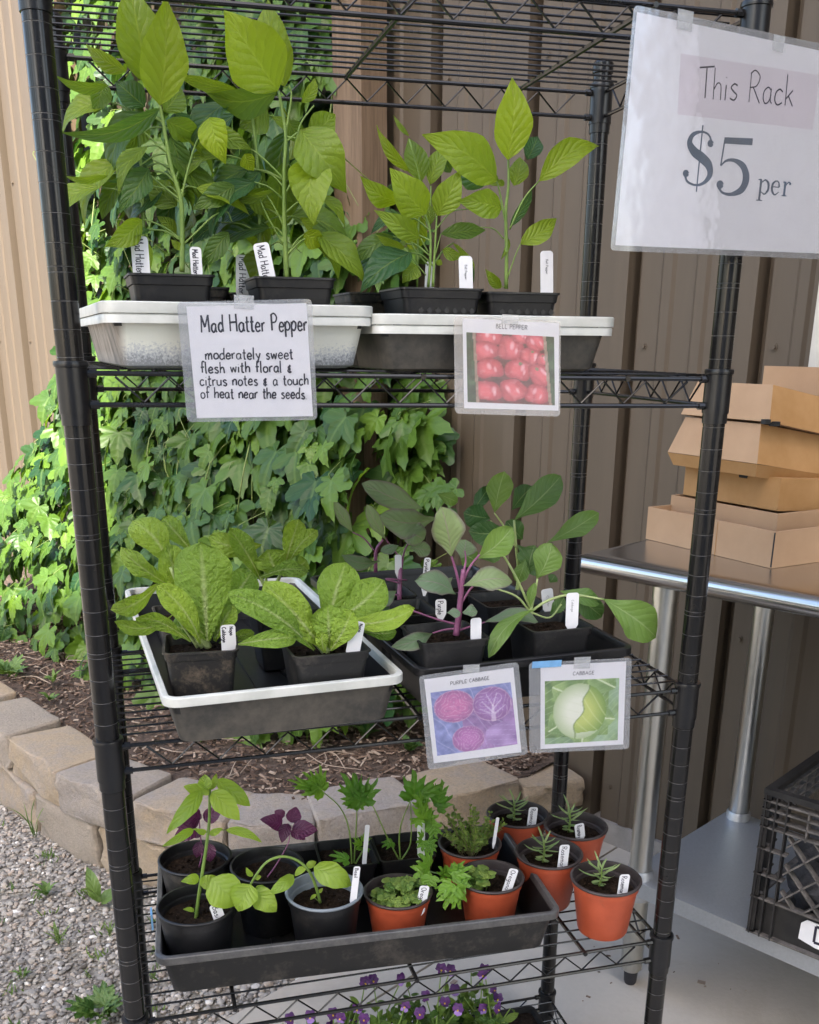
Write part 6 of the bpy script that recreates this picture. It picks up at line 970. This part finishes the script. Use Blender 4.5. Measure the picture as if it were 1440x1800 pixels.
tape(C1,2.35,7.95,.75,.62,t); tape(C1,7.2,7.75,.6,.5,t)
# handwritten pepper card
C2=Card((4.19,-1.3,-5.38),(1,0,0),(0,0,1))
t=card_sign('pepper_card',C2,[(-.02,0),(5.13,.02),(5.02,4.58),(-.12,4.38)],[(.36,.15),(4.95,.17),(4.8,4.42),(.22,4.22)],'laminated white card with a handwritten pepper description, taped to the white tray')
b=MB()
for k,(s,p,q,c,w) in enumerate((('Mad Hatter Pepper',(.72,3.32),(4.86,3.42),.62,.066),('moderately sweet',(.82,2.33),(4.25,2.36),.42,.054),('flesh with floral &',(.62,1.83),(4.2,1.87),.42,.054),('citrus notes & a touch',(.55,1.36),(4.85,1.38),.42,.054),('of heat near the seeds.',(.56,.9),(4.75,.85),.42,.054))): write(b,C2,s,p,q,c,w,.0145,k+3,.35)
b.build('handwriting','ink',t,smooth=False); tape(C2,2.0,4.2,.75,.45,t)
def photo_card(name,card,pouch,paper,pic,fn,title,t0,t1,lab,tp_):
    t=card_sign(name,card,pouch,paper,lab); picture(card,pic,fn,110,95,.0125,t)
    b=MB(); write(b,card,title,t0,t1,.17,.03,.0145,2,.0); b.build('printed_title','greyprint',t,smooth=False)
    for a in tp_: tape(card,*a[:4],t,len(a)>4)
photo_card('bell_pepper_card',Card((15.41,-.5,-5.23),(1,0,0),(0,0,1)),[(0,0),(4.85,-.18),(4.64,3.76),(-.14,3.9)],[(.4,.22),(4.76,.07),(4.57,3.68),(.24,3.82)],[(.42,3.27),(4.37,3.12),(4.57,.3),(.55,.47)],f_pepper,'BELL PEPPER',(1.72,3.44),(3.15,3.40),'laminated card with a photo of red bell peppers, taped to the white-rimmed grey tray',[(1.95,3.62,.75,.35)])
photo_card('purple_cabbage_card',Card((14.32,-.85,-21.49),(1,0,0),(0,0,1)),[(0,0),(5.05,.28),(4.33,5.02),(-.5,4.72)],[(.28,.32),(4.7,.42),(4.1,4.76),(-.25,4.54)],[(.06,3.87),(3.99,4.05),(4.48,.86),(.44,.68)],f_purple,'PURPLE CABBAGE',(1.02,4.16),(2.95,4.28),'laminated card with a photo of cut purple cabbages, hanging askew below the tray',[(1.6,4.72,.8,.35)])
photo_card('cabbage_card',Card((19.52,-.65,-21.25),(1,0,0),(0,0,1)),[(0,0),(5.38,-.35),(5.12,4.46),(-.24,4.62)],[(.58,.15),(5.04,-.07),(4.83,4.3),(.36,4.42)],[(.61,3.64),(4.53,3.48),(4.71,.2),(.79,.37)],f_cabbage,'CABBAGE',(2.05,3.82),(3.2,3.78),'laminated card with a photo of a round green cabbage, below the tray end',[(2.05,4.15,.85,.55),(-.1,4.35,1.5,.3,1)])
ck_=Card(tuple(kp(3.7,.27,.7)),kx,(0,0,1)); b=MB(); write(b,ck_,'D',(.75,.35),(1.95,.35),1.2,.18,.02,1,0); b.build('label_letter','ink',lbm,smooth=False)
# ---------------------------------------------------------------- plant tags
TG='white plant tags stuck in the pots'
LABT=['tag standing at the left side of the leftmost pepper pot','short tag at the right side of the leftmost pepper pot','tilted greyish tag just behind the second pepper pot','tilted tag at the left side of the second tall pepper pot','narrow tag half hidden among the short bell pepper stems','printed tag at the right side of the bushy bell pepper pot','printed tag at the right side of the single bell pepper pot','tag reading Napa Cabbage in front of the tall upright pale cabbage','leaning tag reading Napa Cabbage beside the wide-spreading cabbage','narrow tag seen edge on in the second row of purple cabbages','small tag lying low in the row behind the front purple cabbage','blank tag in the front purple cabbage pot','leaning tag in the second pot behind the green cabbage','printed tag standing in the front green cabbage pot','tag far back between the purple cabbage stems','leaning tag reading Basil in the front left black pot','narrow leaning tag reading Basil in the grey-rimmed pot','tag seen edge on in the left parsley pot','blank tall tag in the right parsley pot','leaning tag reading Oregano in the full oregano pot','leaning tag reading Oregano at the right of the small oregano sprig','tag seen edge on at the right of the thyme','tag reading Rosemary in the farthest back pot','short tag reading Rosemary in the pot beside the rear rack post','tag reading Rosemary in the pot against the herb tray','tag reading Rosemary in the pot by the front rack post']
for i,(txt,x,y,z1,z0,w,ro) in enumerate(TAGS):
    a=R(ro); up=V(math.sin(a),.06,math.cos(a)); rt=V(math.cos(a),0,-math.sin(a)); L=z1-z0+.45; c=Card(tuple(V(x,y,z1)-up*L-rt*w/2),rt,up)
    t=thing('plant_tag',(x,y,z0),'white plastic '+LABT[i],'plant tag',TG); b=MB(); r=min(.14,w*.3)
    P=[(w*.35,0),(w*.65,0),(w,.35)]+[(w-r+r*math.cos(q),L-r+r*math.sin(q)) for q in [R(22.5*k) for k in range(5)]]+[(r-r*math.cos(q),L-r+r*math.sin(q)) for q in [R(90-22.5*k) for k in range(5)]]+[(0,.35)]
    quadplate(b,c,P,0,.03); b.build('tag_plate','tagplastic',t,smooth=False)
    if txt:
        b=MB(); ls=txt.split(' ') if txt=='Napa Cabbage' else [txt]; pr_=txt in ('Bell Pepper','Cabbage','Cab'); cv=Card(tuple(c.p(0,L)),-c.v,c.u)   # writing runs down the tag
        for k,s in enumerate(ls):
            hh=w/len(ls)*(.5 if not pr_ else .18); y0=w*(1-(k+1)/len(ls))+w/len(ls)*.22+(.2*w if pr_ else 0); write(b,cv,s,(.1 if not pr_ else .35,y0),(min(L-.3,.1+hh*.62*len(s)) if not pr_ else .95,y0),hh,.034 if not pr_ else .016,.034,i,.3)
        b.build('tag_writing','ink' if not pr_ else 'greyprint',t,smooth=False)
# ---------------------------------------------------------------- hop vine
rh=random.Random(77)
SMIN=[(-43,34),(-40,28),(-33,22),(-27,24),(-22,31),(-12,27),(-5,32),(2,34),(8,32),(12,38),(18,41.5),(26,39.5),(31,40),(60,42)]; SMAX=[(-43,104),(-33,124),(-27,121),(-20,114),(-6,108),(5,105.5),(16,102),(27,102.5),(60,102)]
lerp=lambda T,x: float(np.interp(x,[a for a,_ in T],[b for _,b in T]))
vt=thing('hop_vine',wl(68,8,-43),'dense hop vine covering the wall between the two timber posts, sunlit on its left edge','vine')
b=MB(); st=MB(); n=0
while n<2700:
    h=rh.uniform(-43,52); s=rh.uniform(19,127); lo,hi=lerp(SMIN,h),lerp(SMAX,h)
    if not lo<s<hi: continue
    if h>12 and 62<s<99 and rh.random()<.42: continue
    if h>34 and rh.random()<.3: continue
    om=float(np.interp(h,(-43,-36,-25,-10,0,60),(24,22,15,9,6.5,5))); om*=min(1,.35+.1*min(s-lo,(hi-s)))
    o=max(.8,om*(1-rh.random()**1.6*.7)); p=wl(s,o,h)
    nn=unit(-WV*.8+V(0,0,.5)+V(rh.gauss(0,.3),rh.gauss(0,.3),rh.gauss(0,.24))); a=unit(V(0,0,-1)*.9-WV*.35+WU*rh.gauss(0,.38))
    L=rh.choice((1.6,2.3,2.9,3.5,4.0))*rh.uniform(.85,1.1)*(1.12 if s<65 else .95); kd=rh.choice(('hop3','hop3','hop3','hop3','hop5','hop1'))
    lobeleaf(b,p,p+a*L,L*(1.62 if kd!='hop1' else 1.4),nn,kd,.1,.12,min(1,max(0,rh.gauss(.42,.24)+(.35 if rh.random()<.06 else 0))),rh,.08); n+=1
    if rh.random()<.12: st.tube([wl(s+rh.uniform(-2,2),max(.5,o-2.5),h+rh.uniform(1,3)),p+V(0,0,.6)-WV*.3,p],[.05,.04],4,3,cap=False)
for k in range(16):
    s=rh.uniform(40,100); P=[]; h=-43
    while h<60: P.append(wl(s+rh.uniform(-2.5,2.5),rh.uniform(2,5.5)*(1 if h>-15 else 2.2),h)); h+=9; s+=rh.uniform(-3,3)
    st.tube(P,.09,5,5,cap=False)
for k in range(14):                                            # loose tendrils and shoots
    s=rh.uniform(36,96); h=rh.uniform(-30,30); o=9; st.tube([wl(s,o-4,h),wl(s+rh.uniform(-4,4),o+1.5,h+rh.uniform(1,4)),wl(s+rh.uniform(-7,7),o+1,h-rh.uniform(2,7))],[.06,.035],5,6,cap=False)
for y0 in ((33,2,-11),(29,3,-12.5),(26,5,-16)): 
    P=[wl(y0[0]+7,3,y0[2]-3),wl(y0[0]+3,y0[1],y0[2]+1),wl(y0[0]-1,y0[1]+1,y0[2]-1)]; st.tube(P,.06,5,5)
    for k in range(5): q=P[-1]+WU*rh.uniform(-4,3)+V(0,0,rh.uniform(-2,2)); a=unit(V(0,0,-.6)+WU*rh.uniform(-1,1)-WV*.3); lobeleaf(b,q,q+a*2.6,3.4,-WV+V(0,0,.5),'hop5',.1,.2,.5,rh)
st.build('stem','vinestem',vt,angle=0); b.build('foliage','hop',vt,angle=0)
# ---------------------------------------------------------------- weeds
def weed(p,n,L,w,lab,kind='leaf',el=.5,tone=.6):
    t=thing('weed',p,lab,'weed','small weeds'); b=MB()
    for k in range(n):
        a=6.28*k/n+rh.uniform(-.4,.4); d=unit(V(math.cos(a),math.sin(a),el*rh.uniform(.5,1.5))); l=L*rh.uniform(.6,1.1); q=V(*p)+V(rh.uniform(-.2,.2),rh.uniform(-.2,.2),rh.uniform(0,.3)*el)
        (leaf(b,q,q+d*l,w*rh.uniform(.7,1.2),V(0,-.2,1),'basil' if w/L>.15 else 'line',.15,.2,min(1,max(0,rh.gauss(tone,.2))),8,4,rh) if kind=='leaf' else lobeleaf(b,q+d*l*.4,q+d*l,l*.7,V(-d[0]*.3,-.3,1),'parsley',.1,.15,min(1,max(0,rh.gauss(tone,.2))),rh))
    b.build('foliage','weed',t,angle=0)
WEEDS_TXT=['broad-leaved weed in the gravel beside the left rack post','small rosette weed in the gravel left of the stone wall','clump of dark lobed weeds at the bottom edge of the gravel','thin grassy weed growing against the stone wall foot','yellowing grass tuft in the middle of the gravel','leafy weed at the far left of the mulch bed','tiny two-leaf weed in the mulch above the stone wall','small weed in the mulch near the left rack post','small weed in the mulch in front of the vine','leafy weed at the right of the mulch by the stone wall','sparse weed tuft at the lower left of the gravel','second yellowing tuft near the rack post']
for (p,n,L,w,kd,el,tn),lab in zip(WEEDS,WEEDS_TXT): weed(p,n,L,w,lab,kd,el,tn)
